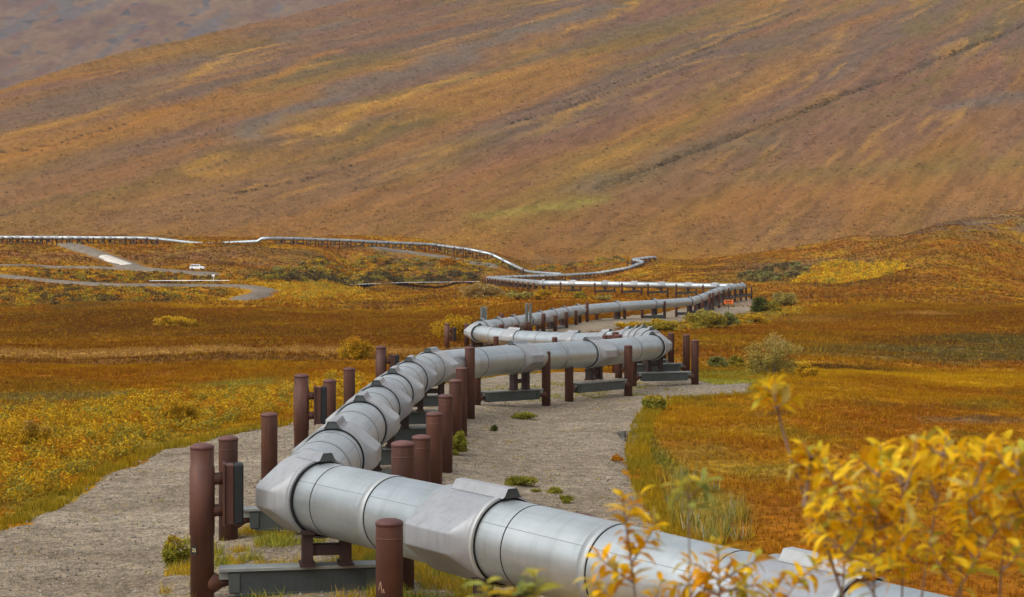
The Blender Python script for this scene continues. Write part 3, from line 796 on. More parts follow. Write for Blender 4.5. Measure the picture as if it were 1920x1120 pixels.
def cover_outline(w, rc, seg):
    """lemon outline: circle joined to two blunt side wings"""
    cx = .945 * w; rt = rc * (1 - w) + .065 * w; czz = .15 * w
    out = []
    for a in np.linspace(0, 2 * math.pi, seg, endpoint=False):
        nx, nz = math.sin(a), math.cos(a)
        if abs(nx) > 1e-6 and cx * abs(nx) + czz * abs(nz) + rt > rc: out.append((math.copysign(cx, nx) + rt * nx, (czz if nz > 1e-6 else (-czz if nz < -1e-6 else 0)) + rt * nz))
        else: out.append((rc * nx, rc * nz))
    return out

def make_cover(parent, org, c, t, sd, u, s, hl=.84):
    seg = 72 if s > 25 else (40 if s > 10 else 16)
    rc = .775
    wts = [(-hl, .0), (-hl + .09, .0), (-hl + .15, .07), (-hl + .34, .86), (-hl + .41, .97), (-hl + .48, 1.0), (hl - .30, 1.0), (hl - .10, 1.0), (hl - .03, .95), (hl, .88)] if s > 10 else \
          [(-hl, 0), (-hl + .5, 1.0), (hl - .2, 1.0), (hl, .5)]
    vs = []
    for tt, w in wts:
        for x, z in cover_outline(w, rc, seg): vs.append(c + t * tt + sd * x + u * z)
    n = len(wts)
    mb = MB(); mb.add(vs, [(i * seg + k, i * seg + (k + 1) % seg, (i + 1) * seg + (k + 1) % seg, (i + 1) * seg + k) for i in range(n - 1) for k in range(seg)], True)
    oo = [c + t * hl + sd * x + u * z for x, z in cover_outline(wts[-1][1], rc, seg)]; ri = ring_pts(c + t * hl, sd, u, PR + .004, seg)
    mb.add(oo + ri, [(k, (k + 1) % seg, seg + (k + 1) % seg, seg + k) for k in range(seg)])
    o = mb.build('shoe_cover', M['cover'], parent, org)
    if s < 6.5: return o
    # trapezoid ridge on top
    rb = MB(); prof = [(-.21, .755), (-.165, .785), (-.105, .90), (-.085, .915), (.085, .915), (.105, .90), (.165, .785), (.21, .755)]
    h2 = hl * .90; vv = []
    for tt in (-h2 - .2, h2 - .2): vv += [c + t * tt + sd * x + u * z for x, z in prof]
    m = len(prof)
    rb.add(vv, [(k, k + 1, m + k + 1, m + k) for k in range(m - 1)])
    ro = rb.build('ridge_cap', M['cover'], o, org)
    for tt in (-h2 - .18, h2 - .22):
        gk = MB(); gk.add([c + t * tt + sd * x * .97 + u * (z - .008) for x, z in prof], [tuple(range(m))]); gk.build('end_plug', M['beam'], ro, org) if s > 12 else None
    for sg in (-1, 1):
        gk = MB(); rr = rc - .012
        ring_band(gk, c, t, sd, u, *sorted((sg * (hl - .05), sg * (hl + .02))), PR - .01, rr - .02, seg)
        gk.build('gap_shade_ring', M['dark'], o, org)  # black ring stands in for the shade inside the cover's open end
        if s > 12 and sg < 0:
            cb = MB(); ring_band(cb, c, t, sd, u, -(hl + .012), -(hl - .10), rc - .028, rc + .010, seg)
            cb.build('collar', M['cover'], o, org)
    return o

def make_shoe(parent, org, c, ax, zb, s):
    """two dark red legs with a spreader, from the beam to the pipe's belly"""
    a = np.array([ax[0], ax[1], 0.]); a /= np.linalg.norm(a); b = np.array([-a[1], a[0], 0.])
    mb = MB(); zt = c[2] - .585
    for sg in (-1, 1):
        q = c + a * sg * .375
        mb.box((q[0], q[1], (zb + .03 + zt) / 2), (.21, .44, zt - zb - .03), a)
        if s > 12:
            mb.box((q[0], q[1], zb + .045), (.30, .56, .05), a)
            mb.box((q[0], q[1], zt - .03), (.27, .62, .07), a)
    zm = zb + max(.22, (zt - zb) * .45)
    mb.box((c[0], c[1], zm), (.6, .30, .20), a)
    return mb.build('pipe_shoe', M['saddle'], parent, org)

def build_pipeline(label, path, sups, step, seg):
    org = path[0].copy()
    root = thing('pipeline', label, 'pipeline', org)
    C, D = round_path(path, 2.6, step)
    T, Sd, U = frames(C)
    pipe_mesh('pipe', C, D, PR, seg, root, org)
    hits = []
    for sp in sups:
        k = int(np.argmin(((C - sp['p']) ** 2).sum(1))); k = int(np.argmin(np.abs(D - (D[k] + sp.get('shift', 0.0))))); sp['c'] = C[k]; sp['t'] = T[k]; sp['d'] = D[k]
        s = F / C[k][1]; hits.append((D[k], s))
        make_cover(root, org, C[k], T[k], Sd[k], U[k], s, sp.get('hl', .84))
        if sp.get('noshoe'): continue
        make_shoe(root, org, C[k] - T[k] * sp.get('shift', 0.0), sp['ax'], sp['p'][2] - sp['drop'], s)
    # steel bands half way between covers and a short way before each cover
    hits.sort()
    for (d0, s0), (d1, s1) in zip(hits[:-1], hits[1:]):
        if s0 < 7.0 and s1 < 7.0: continue
        k = int(np.argmin(np.abs(D - (d0 + d1) / 2))); mb = MB(); sg = 56 if s0 > 25 else 28
        ring_band(mb, C[k], T[k], Sd[k], U[k], -.10, .10, PR - .01, PR + .010, sg)
        o = mb.build('band', M['band'], root, org)
        if s0 > 9:
            def seam(j, t0, t1, h):
                mb = MB(); ring_band(mb, C[j], T[j], Sd[j], U[j], t0, t1, PR - .01, PR + h, sg); mb.build('seam_line', M['dark'], o, org)
            seam(k, -.130, -.101, .006)
            if s0 > 14:
                for dd, lo in ((d0, 1.28), (d1, -1.28)):
                    if d1 - d0 > 4.5: seam(int(np.argmin(np.abs(D - (dd + lo)))), -.012, .012, .005)
    return root

def bent_axis(sp, i, path_dir):
    if sp['l'] is not None:
        (lx, ls, lt), (rx, rs, rt) = sp['l'], sp['r']
        Lp = np.array([(lx - CX) / ls, F / ls, CAMH - (lt - YH) / ls]); Rp = np.array([(rx - CX) / rs, F / rs, CAMH - (rt - YH) / rs])
    else:
        d = path_dir[:2] / np.linalg.norm(path_dir[:2]); pr = np.array([-d[1], d[0]])
        if pr[0] < 0: pr = -pr
        a = pr + np.array([1.1, 0]); a /= np.linalg.norm(a)
        p = sp['p']; Lp = np.array([p[0] - 1.95 * a[0], p[1] - 1.95 * a[1], p[2] + .35]); Rp = np.array([p[0] + 1.95 * a[0], p[1] + 1.95 * a[1], p[2] + .3])
    return Lp, Rp

for i, sp in enumerate(S):
    q = S[min(i + 1, len(S) - 1)]['p'] - S[max(i - 1, 0)]['p']
    sp['L'], sp['R'] = bent_axis(sp, i, q)
    sp['ax'] = (sp['R'] - sp['L'])[:2]

smain = [s for s in S if s['run'] not in 'kl']; sleft = [s for s in S if s['run'] in 'kl']
sp0 = dict(p=B3, drop=1.3, shift=.2, ax=np.array([1.0, .2]), noshoe=True)
build_pipeline('long silver oil pipeline zigzagging on brown posts from the front into the valley', path_main, [sp0] + smain, .9, 64)
build_pipeline('far thin silver pipeline running level along the foot of the mountain towards the car road', path_left, sleft, 3.0, 16)

# ------------------------------------------------------------------ supports
POST_R = .2285
def make_post(root, org, x, y, zg, zt, s, bump=False):
    seg = 28 if s > 25 else (14 if s > 9 else 8)
    mb = MB(); h = zt - zg
    prof = [(0, POST_R), (h - .10, POST_R)]
    if bump and s > 15:
        prof = [(0, POST_R), (h - 1.80, POST_R), (h - 1.79, POST_R + .016), (h - .46, POST_R + .016), (h - .45, POST_R), (h - .10, POST_R)]
    mb.lathe((x, y, zg), (0, 0, 1), prof, seg, True, False)
    if not bump and s > 30:
        mb.lathe((x, y, zt - .34), (0, 0, 1), [(0, POST_R), (.008, POST_R + .006), (.02, POST_R + .006), (.028, POST_R)], seg, False, False)
    o = mb.build('post', M['rust'], root, org)
    if s > 9:
        cp_ = MB(); cp_.lathe((x, y, zt - .115), (0, 0, 1), [(0, POST_R + .008), (.05, POST_R + .008), (.075, POST_R * .93), (.10, POST_R * .66), (.112, POST_R * .33), (.115, .002)], seg, True, False)
        cp_.build('cap', M['cap'], o, org)
    else:
        cp_ = MB(); cp_.lathe((x, y, zt - .1), (0, 0, 1), [(0, POST_R), (.1, POST_R * .6)], seg, False, True); cp_.build('cap', M['cap'], o, org)
    return o

def make_support(sp, label, group):
    s = F / sp['p'][1]
    Lp, Rp = sp['L'], sp['R']
    mid = (Lp + Rp) / 2
    zgl = float(H(Lp[0], Lp[1])) - .25; zgr = float(H(Rp[0], Rp[1])) - .25
    org = np.array([mid[0], mid[1], (zgl + zgr) / 2 + .25])
    root = thing('pipe_support', label, 'pipe support', org, group)
    a = Rp - Lp; a[2] = 0; wd = np.linalg.norm(a); a /= wd; b = np.array([-a[1], a[0], 0])
    zt = sp['p'][2] - sp['drop']                                   # top of the beam
    bp = sp.get('bumper')
    pl = make_post(root, org, Lp[0], Lp[1], zgl, max(Lp[2], zt + .5), s, bp == 'l')
    pr = make_post(root, org, Rp[0], Rp[1], zgr, max(Rp[2], zt + .5), s, bp == 'r')
    bl = wd - 2 * (POST_R + .10)
    c = np.array([mid[0], mid[1], 0])
    mb = MB()
    if s > 12:
        mb.box((c[0], c[1], zt - .30), (bl - .66, .34, .46), a, .012)
        o = mb.build('crossbeam', M['beam'], root, org)
        fb = MB(); fb.box((c[0], c[1], zt - .035), (bl, .46, .07), a, .008)
        fb.build('flange', M['flange'], o, org)
        fb = MB(); fb.box((c[0], c[1], zt - .518), (bl - .60, .42, .035), a); fb.build('flange', M['beam'], o, org)
        for sg in (-1, 1):
            sb = MB(); q = c + a * sg * (bl / 2 - .30)
            sb.box((q[0], q[1], zt - .29), (.24, .40, .43), a, .03)
            sb.build('stiffener', M['beam'], o, org)
            q2 = c + a * sg * (bl / 2 - .10); sb = MB(); sb.box((q2[0], q2[1], zt - .15), (.22, .24, .16), a); sb.build('end_block', M['flange'], o, org)
            br = MB(); q = c + a * sg * (wd / 2)
            br.lathe((q[0], q[1], zt - .30), -a * sg, [(0.0, .205), (POST_R + .02, .20), (POST_R + .10, .15), (POST_R + .16, .10), (POST_R + .42, .035)], 16, True, True)
            br.build('bracket', M['rust'], root, org)
    else:
        mb.box((c[0], c[1], zt - .26), (wd - .3, .36, .50), a)
        mb.build('crossbeam', M['beam'], root, org)
    if bp:
        q0, sg, post = (Lp, 1, pl) if bp == 'l' else (Rp, -1, pr)
        z0 = q0[2] - .42; z1 = z0 - 1.16
        q = np.array([q0[0], q0[1], 0]) + a * sg * .52
        fm = MB(); fm.box((q[0], q[1], (z0 + z1) / 2), (.17, .44, z0 - z1), a, .012)
        for zz in (z0 - .28, z1 + .26):
            fm.lathe((q0[0], q0[1], zz), a * sg, [(.15, .12), (.46, .12)], 14)
        q3 = np.array([q0[0], q0[1], 0]) + a * sg * .415; fm.box((q3[0], q3[1], (z0 + z1) / 2), (.04, .54, z0 - z1 + .06), a)
        fo = fm.build('bumper', M['rust'], root, org)
        pm = MB(); q = np.array([q0[0], q0[1], 0]) + a * sg * .70; pm.box((q[0], q[1], (z0 + z1) / 2 + .005), (.19, .44, z0 - z1 + .01), a, .03)
        pm.build('bumper_pad', M['pad'], fo, org)
    if sp.get('fins'):
        q0, post = (Lp, pl) if sp['fins'] == 'l' else (Rp, pr)
        zb = q0[2] - .05; hh = 1.55 if sp['fins'] == 'l' else 2.0
        rb = MB()
        if sp['fins'] == 'l':
            rb.lathe((q0[0], q0[1], zb), (0, 0, 1), [(0, .08), (hh, .08)], 10)
            for k in range(14):
                an = math.pi * 2 * k / 14
                rb.box((q0[0] + .19 * math.cos(an), q0[1] + .19 * math.sin(an), zb + .1 + (hh - .1) / 2), (.24, .014, hh - .1), (math.cos(an), math.sin(an)))
        else:
            for dx in (-.20, .20):
                cx_, cy_ = q0[0] + dx, q0[1] - .05
                rb.lathe((cx_, cy_, zb - .45), (0, 0, 1), [(0, .05), (hh + .45, .05)], 10)
                for k in range(10):
                    an = math.pi * 2 * k / 10
                    rb.box((cx_ + .085 * math.cos(an), cy_ + .085 * math.sin(an), zb + hh / 2), (.12, .012, hh - .1), (math.cos(an), math.sin(an)))
        rb.build('radiator_fins', M['fin'], root, org)
    def on_post(q0, s_ang, z):                                     # point and outward direction on the post's camera side
        d = np.array([math.sin(s_ang), -math.cos(s_ang), 0]); return np.array([q0[0], q0[1], z]) + d * (POST_R + .004), d
    if sp.get('tagplate'):
        p, d = on_post(Lp, -.52, CAMH - (1029 - YH) / 96)
        tp = MB(); tx = np.array([-d[1], d[0], 0])
        tp.box(tuple(p + d * .004), (.135, .008, .17), tx)
        to = tp.build('number_plate', M['black'], root, org)
        text_obj('number', '35', .105, M['yellowtxt'], p + d * .010, tx, to, org)
    if sp.get('chalk'):
        q0 = Lp; ch = MB(); z0 = CAMH - (1098 - YH) / 112
        for (u0, v0, u1, v1) in ((-.165, -.05, -.135, .10), (-.135, .10, -.10, -.09), (-.085, -.02, -.068, -.085)):
            for k in range(6):
                t0, t1 = k / 6, (k + 1) / 6
                pa = []
                for t in (t0, t1):
                    uu = u0 + (u1 - u0) * t; vv = v0 + (v1 - v0) * t; an = math.asin(uu / POST_R)
                    for w in (-.007, .007):
                        a2 = an + w / POST_R; dd = np.array([math.sin(a2), -math.cos(a2), 0]); pa.append(np.array([q0[0], q0[1], z0 + vv]) + dd * (POST_R + .003))
                ch.add(pa, [(0, 1, 3, 2)])
        ch.build('chalk_mark', M['scratch'], root, org)
        p, d = on_post(Lp, -.55, CAMH - (1123 - YH) / 112); tp = MB(); tp.box(tuple(p + d * .004), (.14, .008, .16), (-d[1], d[0])); tp.build('number_plate', M['black'], root, org)
    return root

def text_obj(name, body, size, mat, pos, xdir, parent, org, align='CENTER'):
    cu = bpy.data.curves.new(name, 'FONT'); cu.body = body; cu.size = size; cu.align_x = align; cu.align_y = 'CENTER'; cu.extrude = .002
    tmp = bpy.data.objects.new(name, cu); col.objects.link(tmp)
    dg = bpy.context.evaluated_depsgraph_get(); dg.update()
    me = bpy.data.meshes.new_from_object(tmp.evaluated_get(dg))
    bpy.data.objects.remove(tmp); bpy.data.curves.remove(cu)
    x = np.array([xdir[0], xdir[1], 0.]); x /= np.linalg.norm(x); z = np.array([0, 0, 1.]); 
    for v in me.vertices:
        y_ = np.cross(z, x)
        p = np.array(pos) - np.array(org) + x * v.co.x + z * v.co.y - y_ * v.co.z
        v.co = tuple(p)
    me.materials.clear(); me.materials.append(mat); me.name = name
    ob = bpy.data.objects.new(name, me); col.objects.link(ob)
    if parent is not None: ob.parent = parent
    return ob

RUNS = dict(a=None, b='{} brown support along the pipe run receding behind the nearest elbow', c='{} brown support under the pipe run that leads right to the silver elbow',
            d='{} brown support behind the right-hand silver elbow, counted into the distance', e='{} brown support along the pipe climbing right past the grey fins',
            f='{} brown support in the dense bend behind the orange sign', g='{} brown support under the level far pipe run, counted leftwards from the bend',
            h='{} brown support in the close row going left from the level far run', i='{} small brown support under the thin pipe line behind the close row of posts',
            j='{} small brown support where the thin far pipe swings right up the slope', k='{} tiny support under the far left pipe, counted from its low end',
            l='{} tiny support under the leftmost far pipe stretch, counted towards the picture edge')
GRP = dict(a='pipe supports', b='pipe supports', c='pipe supports', d='pipe supports', e='pipe supports', f='supports in the far bend', g='supports of the level far run', h='supports of the close far row',
           i='supports of the thin far line', j='supports of the thin far line', k='supports of the far left pipe', l='supports of the leftmost far pipe')
cnt = {}
for sp in S:
    rn = sp['run']; k = cnt.get(rn, 0); cnt[rn] = k + 1
    if rn in 'kl' and sp['p'][2] - float(Hb(sp['p'][0], sp['p'][1])) < 1.2: continue
    lab = sp.get('lab') or RUNS[rn].format(ORD[k])
    make_support(sp, lab, GRP[rn])
# ------------------------------------------------------------------ plants
def leaf_quads(P, size, colr, flat=.0, asp=.5):
    """one folded diamond leaf per point; returns vertices, quads, colours"""
    n = len(P)
    d = rng.normal(size=(n, 3)); d[:, 2] = np.abs(d[:, 2]) * .6 + .1 * d[:, 2]; d /= np.linalg.norm(d, axis=1)[:, None]
    e = rng.normal(size=(n, 3)); e -= (e * d).sum(1)[:, None] * d; e /= np.linalg.norm(e, axis=1)[:, None] + 1e-9
    sz = (np.asarray(size) * rng.uniform(.65, 1.3, n))[:, None]
    V = np.stack([P, P + d * sz * .5 + e * sz * asp * .5, P + d * sz, P + d * sz * .5 - e * sz * asp * .5], 1).reshape(-1, 3)
    T = np.arange(n * 4).reshape(n, 4)
    C = np.repeat(colr, 4, 0)
    return V, T, C

PAL = dict(gold=[(.78, .47, .014), (.70, .40, .012), (.58, .38, .02)], yellow=[(.62, .38, .014), (.54, .30, .012), (.48, .32, .03), (.36, .21, .02)], orange=[(.56, .25, .012), (.48, .19, .010), (.38, .16, .015)],
           green=[(.10, .115, .025), (.15, .155, .03), (.075, .085, .02)], mixed=[(.26, .24, .04), (.34, .28, .04), (.40, .28, .02), (.18, .18, .04), (.46, .29, .015)],
           pale=[(.40, .32, .08), (.33, .27, .06), (.46, .34, .09), (.22, .19, .04)], beige=[(.42, .31, .15), (.38, .26, .08), (.46, .28, .03)], grass=[(.23, .25, .03), (.32, .30, .035), (.18, .19, .03), (.40, .32, .05)],
           sage=[(.24, .25, .09), (.20, .21, .05), (.36, .33, .14), (.32, .27, .04), (.15, .17, .04)], dark=[(.085, .062, .028), (.12, .085, .03), (.065, .052, .028), (.16, .105, .03)])
def pal(name, n):
    p = np.array(PAL[name]); c = p[rng.integers(0, len(p), n)]
    return c * rng.uniform(.7, 1.25, (n, 1))

def surf(x, y):
    x = np.asarray(x, float); y = np.asarray(y, float); z = H(x, y)
    return np.where((sdf_poly(x, y, PADW) > .1), np.maximum(z, Hb(x, y) + .13), z)

def bush(label, x, yb, wpx, hpx, palname, nleaf=900, lobes=9, lsz=None, cat='shrub', name='willow_bush', depth=.8, stems=True, group=None, s=None, sparse=.55, top=None):
    g = G(x, yb) if s is None else W(x, yb, s)
    sc = F / g[1]; w, h = 1.3 * wpx / sc, 1.12 * hpx / sc
    g[2] = float(surf(g[0], g[1])) - .03
    root = thing(name, label, cat, g, group)
    lsz = max(lsz or 0, .055, 3.4 / sc); n = int(np.clip(max(nleaf, 5.5 * w * h / (.22 * lsz * lsz)), 200, 9000)); lc = []
    lobes = int(lobes * 1.8)
    for k in range(lobes):
        a = rng.uniform(0, 2 * math.pi); rr = math.sqrt(rng.uniform(0, 1)) * .62
        hh = rng.uniform(.22, .92) * (1 - .55 * rr)
        lc.append((math.cos(a) * rr * w / 2, math.sin(a) * rr * w / 2 * depth, hh * h, rng.uniform(.15, .34) * w / 2 + .02, rng.uniform(.12, .27) * h))
    lc = np.array(lc); li = rng.integers(0, lobes, n)
    d = rng.normal(size=(n, 3)); d /= np.linalg.norm(d, axis=1)[:, None]
    rad = rng.uniform(.35, 1.0, n) ** sparse
    P = lc[li, :3] + d * rad[:, None] * np.stack([lc[li, 3], lc[li, 3], lc[li, 4]], 1)
    P[:, 2] = np.maximum(P[:, 2], .01)
    c = pal(palname, n); lobe_t = rng.uniform(.75, 1.2, lobes); c = c * lobe_t[li][:, None]
    if top is not None:
        t = sstep(.45, .95, P[:, 2] / h) * (rng.uniform(0, 1, n) < .7); c = mix(c, pal(top, n), t)
    V, T, C = leaf_quads(P, lsz, c)
    tri_mesh('foliage', V, T, M['plant'], C, False, root)
    if stems:
        mb = MB()
        for k in range(min(lobes, 8)):
            t = lc[k, :3]
            mb.tube([(0, 0, -.1), (t[0] * .4, t[1] * .4, t[2] * .5), (t[0], t[1], t[2] * 1.1)], [.022 + .004 * h, .015, .006], 4)
        mb.build('stem', M['twig'], root, (0, 0, 0))
    return root

bush('rounded dark green bush on the gravel right of the orange sign', 1424, 588, 40, 35, 'green', 2600, 14, .14, sparse=.4)
bush('pale yellowish bush behind the rounded dark green bush', 1473, 574, 54, 25, 'pale', 1600, 12, .15)
bush('small yellow-green bush between the dark green and the pale bush', 1449, 588, 34, 24, 'mixed', 1000, 9, .14)
bush('wide yellow-green bush in front of the far gravel pad', 1322, 617, 78, 32, 'mixed', 3000, 18, .12, top='pale')
bush('small grey-green bush just below the orange sign', 1368, 612, 34, 28, 'sage', 1200, 9, .12)
bush('low yellow bush hugging the pad right of the grey-green bush', 1415, 606, 60, 15, 'yellow', 1000, 10, .12)
bush('low yellow-green bush above the bent silver elbow', 1236, 624, 70, 24, 'mixed', 2000, 14, .10, top='yellow')
bush('low yellow shrub by the brown posts of the rising pipe', 1180, 618, 55, 14, 'yellow', 1000, 9, .10)
bush('large pale willow bush with loose top beyond the pad tip', 1450, 704, 108, 72, 'pale', 3600, 22, .085, sparse=.7, top='beige', depth=.9)
bush('low green bush left of the large pale willow bush', 1346, 692, 40, 22, 'sage', 900, 8, .08)
bush('small green bush between the low green bush and the large pale willow', 1380, 690, 32, 20, 'mixed', 700, 7, .08)
bush('yellow bush at the foot of the large pale willow', 1512, 708, 46, 24, 'yellow', 900, 8, .08)
bush('golden rounded bush left of the tall bumper post', 668, 676, 66, 42, 'yellow', 2600, 16, .10, top='orange', sparse=.6)
bush('golden bush behind the bumper post at the silver elbow', 848, 642, 80, 52, 'yellow', 3000, 18, .10, sparse=.6, s=19)
bush('flat bright yellow shrub alone on the brown plain', 322, 612, 88, 22, 'yellow', 2000, 14, .13)
bush('beige bushy willow below the close row of posts', 905, 560, 90, 26, 'beige', 1800, 14, .22)
bush('beige and grey willow under the close row of posts', 975, 562, 60, 18, 'pale', 1100, 10, .2)
bush('small golden bush under the level far run', 1016, 562, 36, 20, 'yellow', 700, 8, .2)
bush('greenish bush before the level far run of pipe', 1092, 562, 30, 14, 'mixed', 600, 7, .2)
bush('pale bush before the level far run, under its third cover', 1130, 563, 34, 11, 'pale', 500, 7, .2)
bush('round orange bush on the dark riverside below the far pipe', 841, 515, 34, 15, 'orange', 900, 9, .4, s=4.4)
bush('single yellow bush in the left scrub, with feathery pale top', 65, 850, 60, 62, 'yellow', 1100, 10, .06, sparse=.8, top='beige')
bush('tall golden bush in the middle of the left scrub', 335, 800, 70, 48, 'yellow', 1500, 12, .07, sparse=.7)
bush('green grassy clump on the far corner of the gravel', 1226, 772, 50, 30, 'grass', 1500, 12, .10, name='grass_clump', cat='grass clump', stems=False, top='yellow')
bush('tall green weed at the foot of the brown post row', 862, 862, 34, 42, 'grass', 900, 8, .08, name='weed', cat='weed', stems=False)
bush('low green tuft with orange edge on the middle of the gravel', 985, 792, 50, 14, 'grass', 900, 9, .07, name='grass_clump', cat='grass clump', stems=False)
bush('small upright dark green weed on bare gravel', 926, 815, 14, 12, 'green', 260, 4, .07, name='weed', cat='weed', stems=False)
bush('ragged mossy green patch on the gravel behind the ridge cap', 978, 921, 60, 22, 'grass', 1500, 14, .06, name='grass_clump', cat='grass clump', stems=False)
bush('small mossy tuft left of the round mossy tuft', 1004, 931, 24, 7, 'grass', 350, 5, .05, name='grass_clump', cat='grass clump', stems=False)
bush('round mossy tuft on the gravel', 1039, 933, 32, 13, 'grass', 600, 6, .05, name='grass_clump', cat='grass clump', stems=False)
bush('green tuft with one tan seed stalk on the gravel', 1062, 952, 24, 17, 'grass', 600, 6, .05, name='grass_clump', cat='grass clump', stems=False)
bush('tiny orange plant on the gravel edge below the puddle', 1156, 872, 24, 12, 'orange', 300, 5, .06, name='weed', cat='weed', stems=False)
bush('bushy green and yellow weed left of the numbered post', 332, 1076, 56, 60, 'grass', 900, 9, .06, name='weed', cat='weed', stems=False, top='yellow')

# stuff: willow scrub left of the pad, thickets, riverside brush, grass
def scatter_clumps(name, spots, palfun, leaf, per, size, kindmat='plant'):
    Vs, Ts, Cs = [], [], []; o = 0
    for (x, y, w, h) in spots:
        n = per; z = float(surf(x, y))
        d = rng.normal(size=(n, 3)); d /= np.linalg.norm(d, axis=1)[:, None]
        P = np.array([x, y, z + h * .42]) + d * (rng.uniform(.2, 1, n) ** .6)[:, None] * np.array([w / 2, w / 2, h * .6])
        P[:, 2] = np.maximum(P[:, 2], z)
        V, T, C = leaf_quads(P, leaf * size(y), palfun(n))
        Vs.append(V); Ts.append(T + o); Cs.append(C); o += len(V)
    ob = tri_mesh(name, np.concatenate(Vs), np.concatenate(Ts), M[kindmat], np.concatenate(Cs))
    return tag(ob, kind='stuff')

def pad_sd(x, y): return sdf_poly(np.asarray(x), np.asarray(y), PADW)

def in_px(poly, n, dens=None):
    """random ground points inside a photo-space outline (taken to the ground)"""
    Pw = GP(poly)[:, :2]; x0, y0 = Pw.min(0); x1, y1 = Pw.max(0); out = []
    while len(out) < n:
        x = rng.uniform(x0, x1, 4000); y = rng.uniform(y0, y1, 4000)
        k = sdf_poly(x, y, Pw) > 0
        out += list(zip(x[k], y[k]))
    return np.array(out[:n])

SCR = [(-60, 985), (0, 975), (100, 935), (190, 872), (300, 832), (420, 800), (560, 772), (700, 728), (640, 715), (540, 735), (400, 742), (250, 755), (100, 770), (-60, 775)]
pts = in_px(SCR, 620); sd = pad_sd(pts[:, 0], pts[:, 1]); pts = pts[sd < -.4]
nz = fbm(pts[:, 0] / 3, pts[:, 1] / 3, 3, 15)
def scrubpal(n):
    r = rng.uniform()
    return pal('yellow' if r < .62 else ('mixed' if r < .88 else 'orange'), n)
scatter_clumps('willow_scrub', [(x, y, rng.uniform(.5, 1.3), rng.uniform(.25, .75) * (.6 + .8 * q)) for (x, y), q in zip(pts, nz)], scrubpal, 1.0, 190, lambda y: .075 + y * .0005)
def thicket(name, poly, n, palname, h, w, per=26, leaf=.3):
    p = in_px(poly, n)
    return scatter_clumps(name, [(x, y, rng.uniform(.6, 1.3) * w, rng.uniform(.4, 1.2) * h) for x, y in p], lambda k: pal(palname[rng.integers(0, len(palname))], k), leaf, per, lambda y: 1.0)
thicket('willow_thicket', [(1490, 532), (1530, 500), (1580, 490), (1690, 494), (1705, 508), (1640, 524), (1560, 533)], 420, ['gold', 'gold', 'yellow', 'gold', 'orange', 'mixed'], 1.9, 3.4, 80, .6)
thicket('willow_thicket', [(505, 564), (540, 540), (590, 532), (660, 535), (690, 548), (640, 560), (560, 567)], 520, ['yellow', 'yellow', 'mixed', 'orange'], 1.4, 2.8, 60, .5)
thicket('riverside_brush', [(480, 522), (560, 514), (700, 512), (850, 513), (900, 522), (890, 529), (760, 530.5), (600, 529), (500, 527)], 380, ['dark', 'dark', 'dark', 'dark', 'mixed'], 1.7, 3.8, 80, .65)
thicket('valley_brush', [(500, 508), (640, 490), (800, 486), (960, 500), (1040, 506), (1000, 498), (1120, 486), (1180, 482), (1200, 486), (1100, 500), (980, 512), (700, 511)], 420, ['dark', 'mixed', 'yellow', 'sage', 'orange', 'yellow'], 1.3, 4.0, 70, .7)
thicket('valley_brush', [(0, 574), (0, 538), (120, 541), (300, 541), (420, 543), (430, 556), (300, 566), (120, 573)], 260, ['dark', 'mixed', 'yellow', 'orange', 'dark'], 1.0, 2.4, 90, .42)
thicket('valley_brush', [(60, 524), (60, 508), (240, 510), (390, 519), (480, 522), (480, 531), (300, 531), (160, 531)], 200, ['dark', 'dark', 'orange', 'mixed', 'yellow'], 1.0, 2.2, 90, .42)
thicket('pad_edge_scrub', [(1180, 612), (1330, 598), (1440, 586), (1500, 578), (1505, 588), (1410, 608), (1300, 622), (1200, 628)], 260, ['mixed', 'yellow', 'sage', 'mixed', 'yellow'], .7, 1.6, 50, .22)
thicket('slope_brush', [(1380, 520), (1450, 497), (1500, 493), (1520, 505), (1480, 525), (1420, 530)], 120, ['dark', 'sage', 'dark'], 1.1, 2.6, 90, .55)

# grass and heath of the near plain: blades coloured like the ground they grow on
def blades(name, X, Y, n_per, hgt, wid, colr, lean=.45, kind='stuff'):
    n = len(X); m = n * n_per
    x = np.repeat(X, n_per) + rng.normal(0, .05, m) * np.repeat(np.hypot(X, Y) / 60, n_per).clip(.6, 3); y = np.repeat(Y, n_per) + rng.normal(0, .07, m)
    z = surf(x, y) - .02
    a = rng.uniform(0, 2 * np.pi, m); hh = np.repeat(hgt, n_per) * rng.uniform(.5, 1.3, m); ww = np.repeat(wid, n_per)
    ln = rng.uniform(.1, lean, m) * hh; la = rng.uniform(0, 2 * np.pi, m)
    dx, dy = np.cos(a) * ww / 2, np.sin(a) * ww / 2
    V = np.stack([np.stack([x - dx, y - dy, z], 1), np.stack([x + dx, y + dy, z], 1), np.stack([x + np.cos(la) * ln, y + np.sin(la) * ln, z + hh], 1)], 1).reshape(-1, 3)
    T = np.arange(m * 3).reshape(m, 3)
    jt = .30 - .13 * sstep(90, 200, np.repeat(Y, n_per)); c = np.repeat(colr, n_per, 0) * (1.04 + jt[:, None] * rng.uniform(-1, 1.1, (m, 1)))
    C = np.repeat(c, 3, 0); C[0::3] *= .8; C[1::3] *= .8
    return tag(tri_mesh(name, V, T, M['plant'], C), kind=kind)

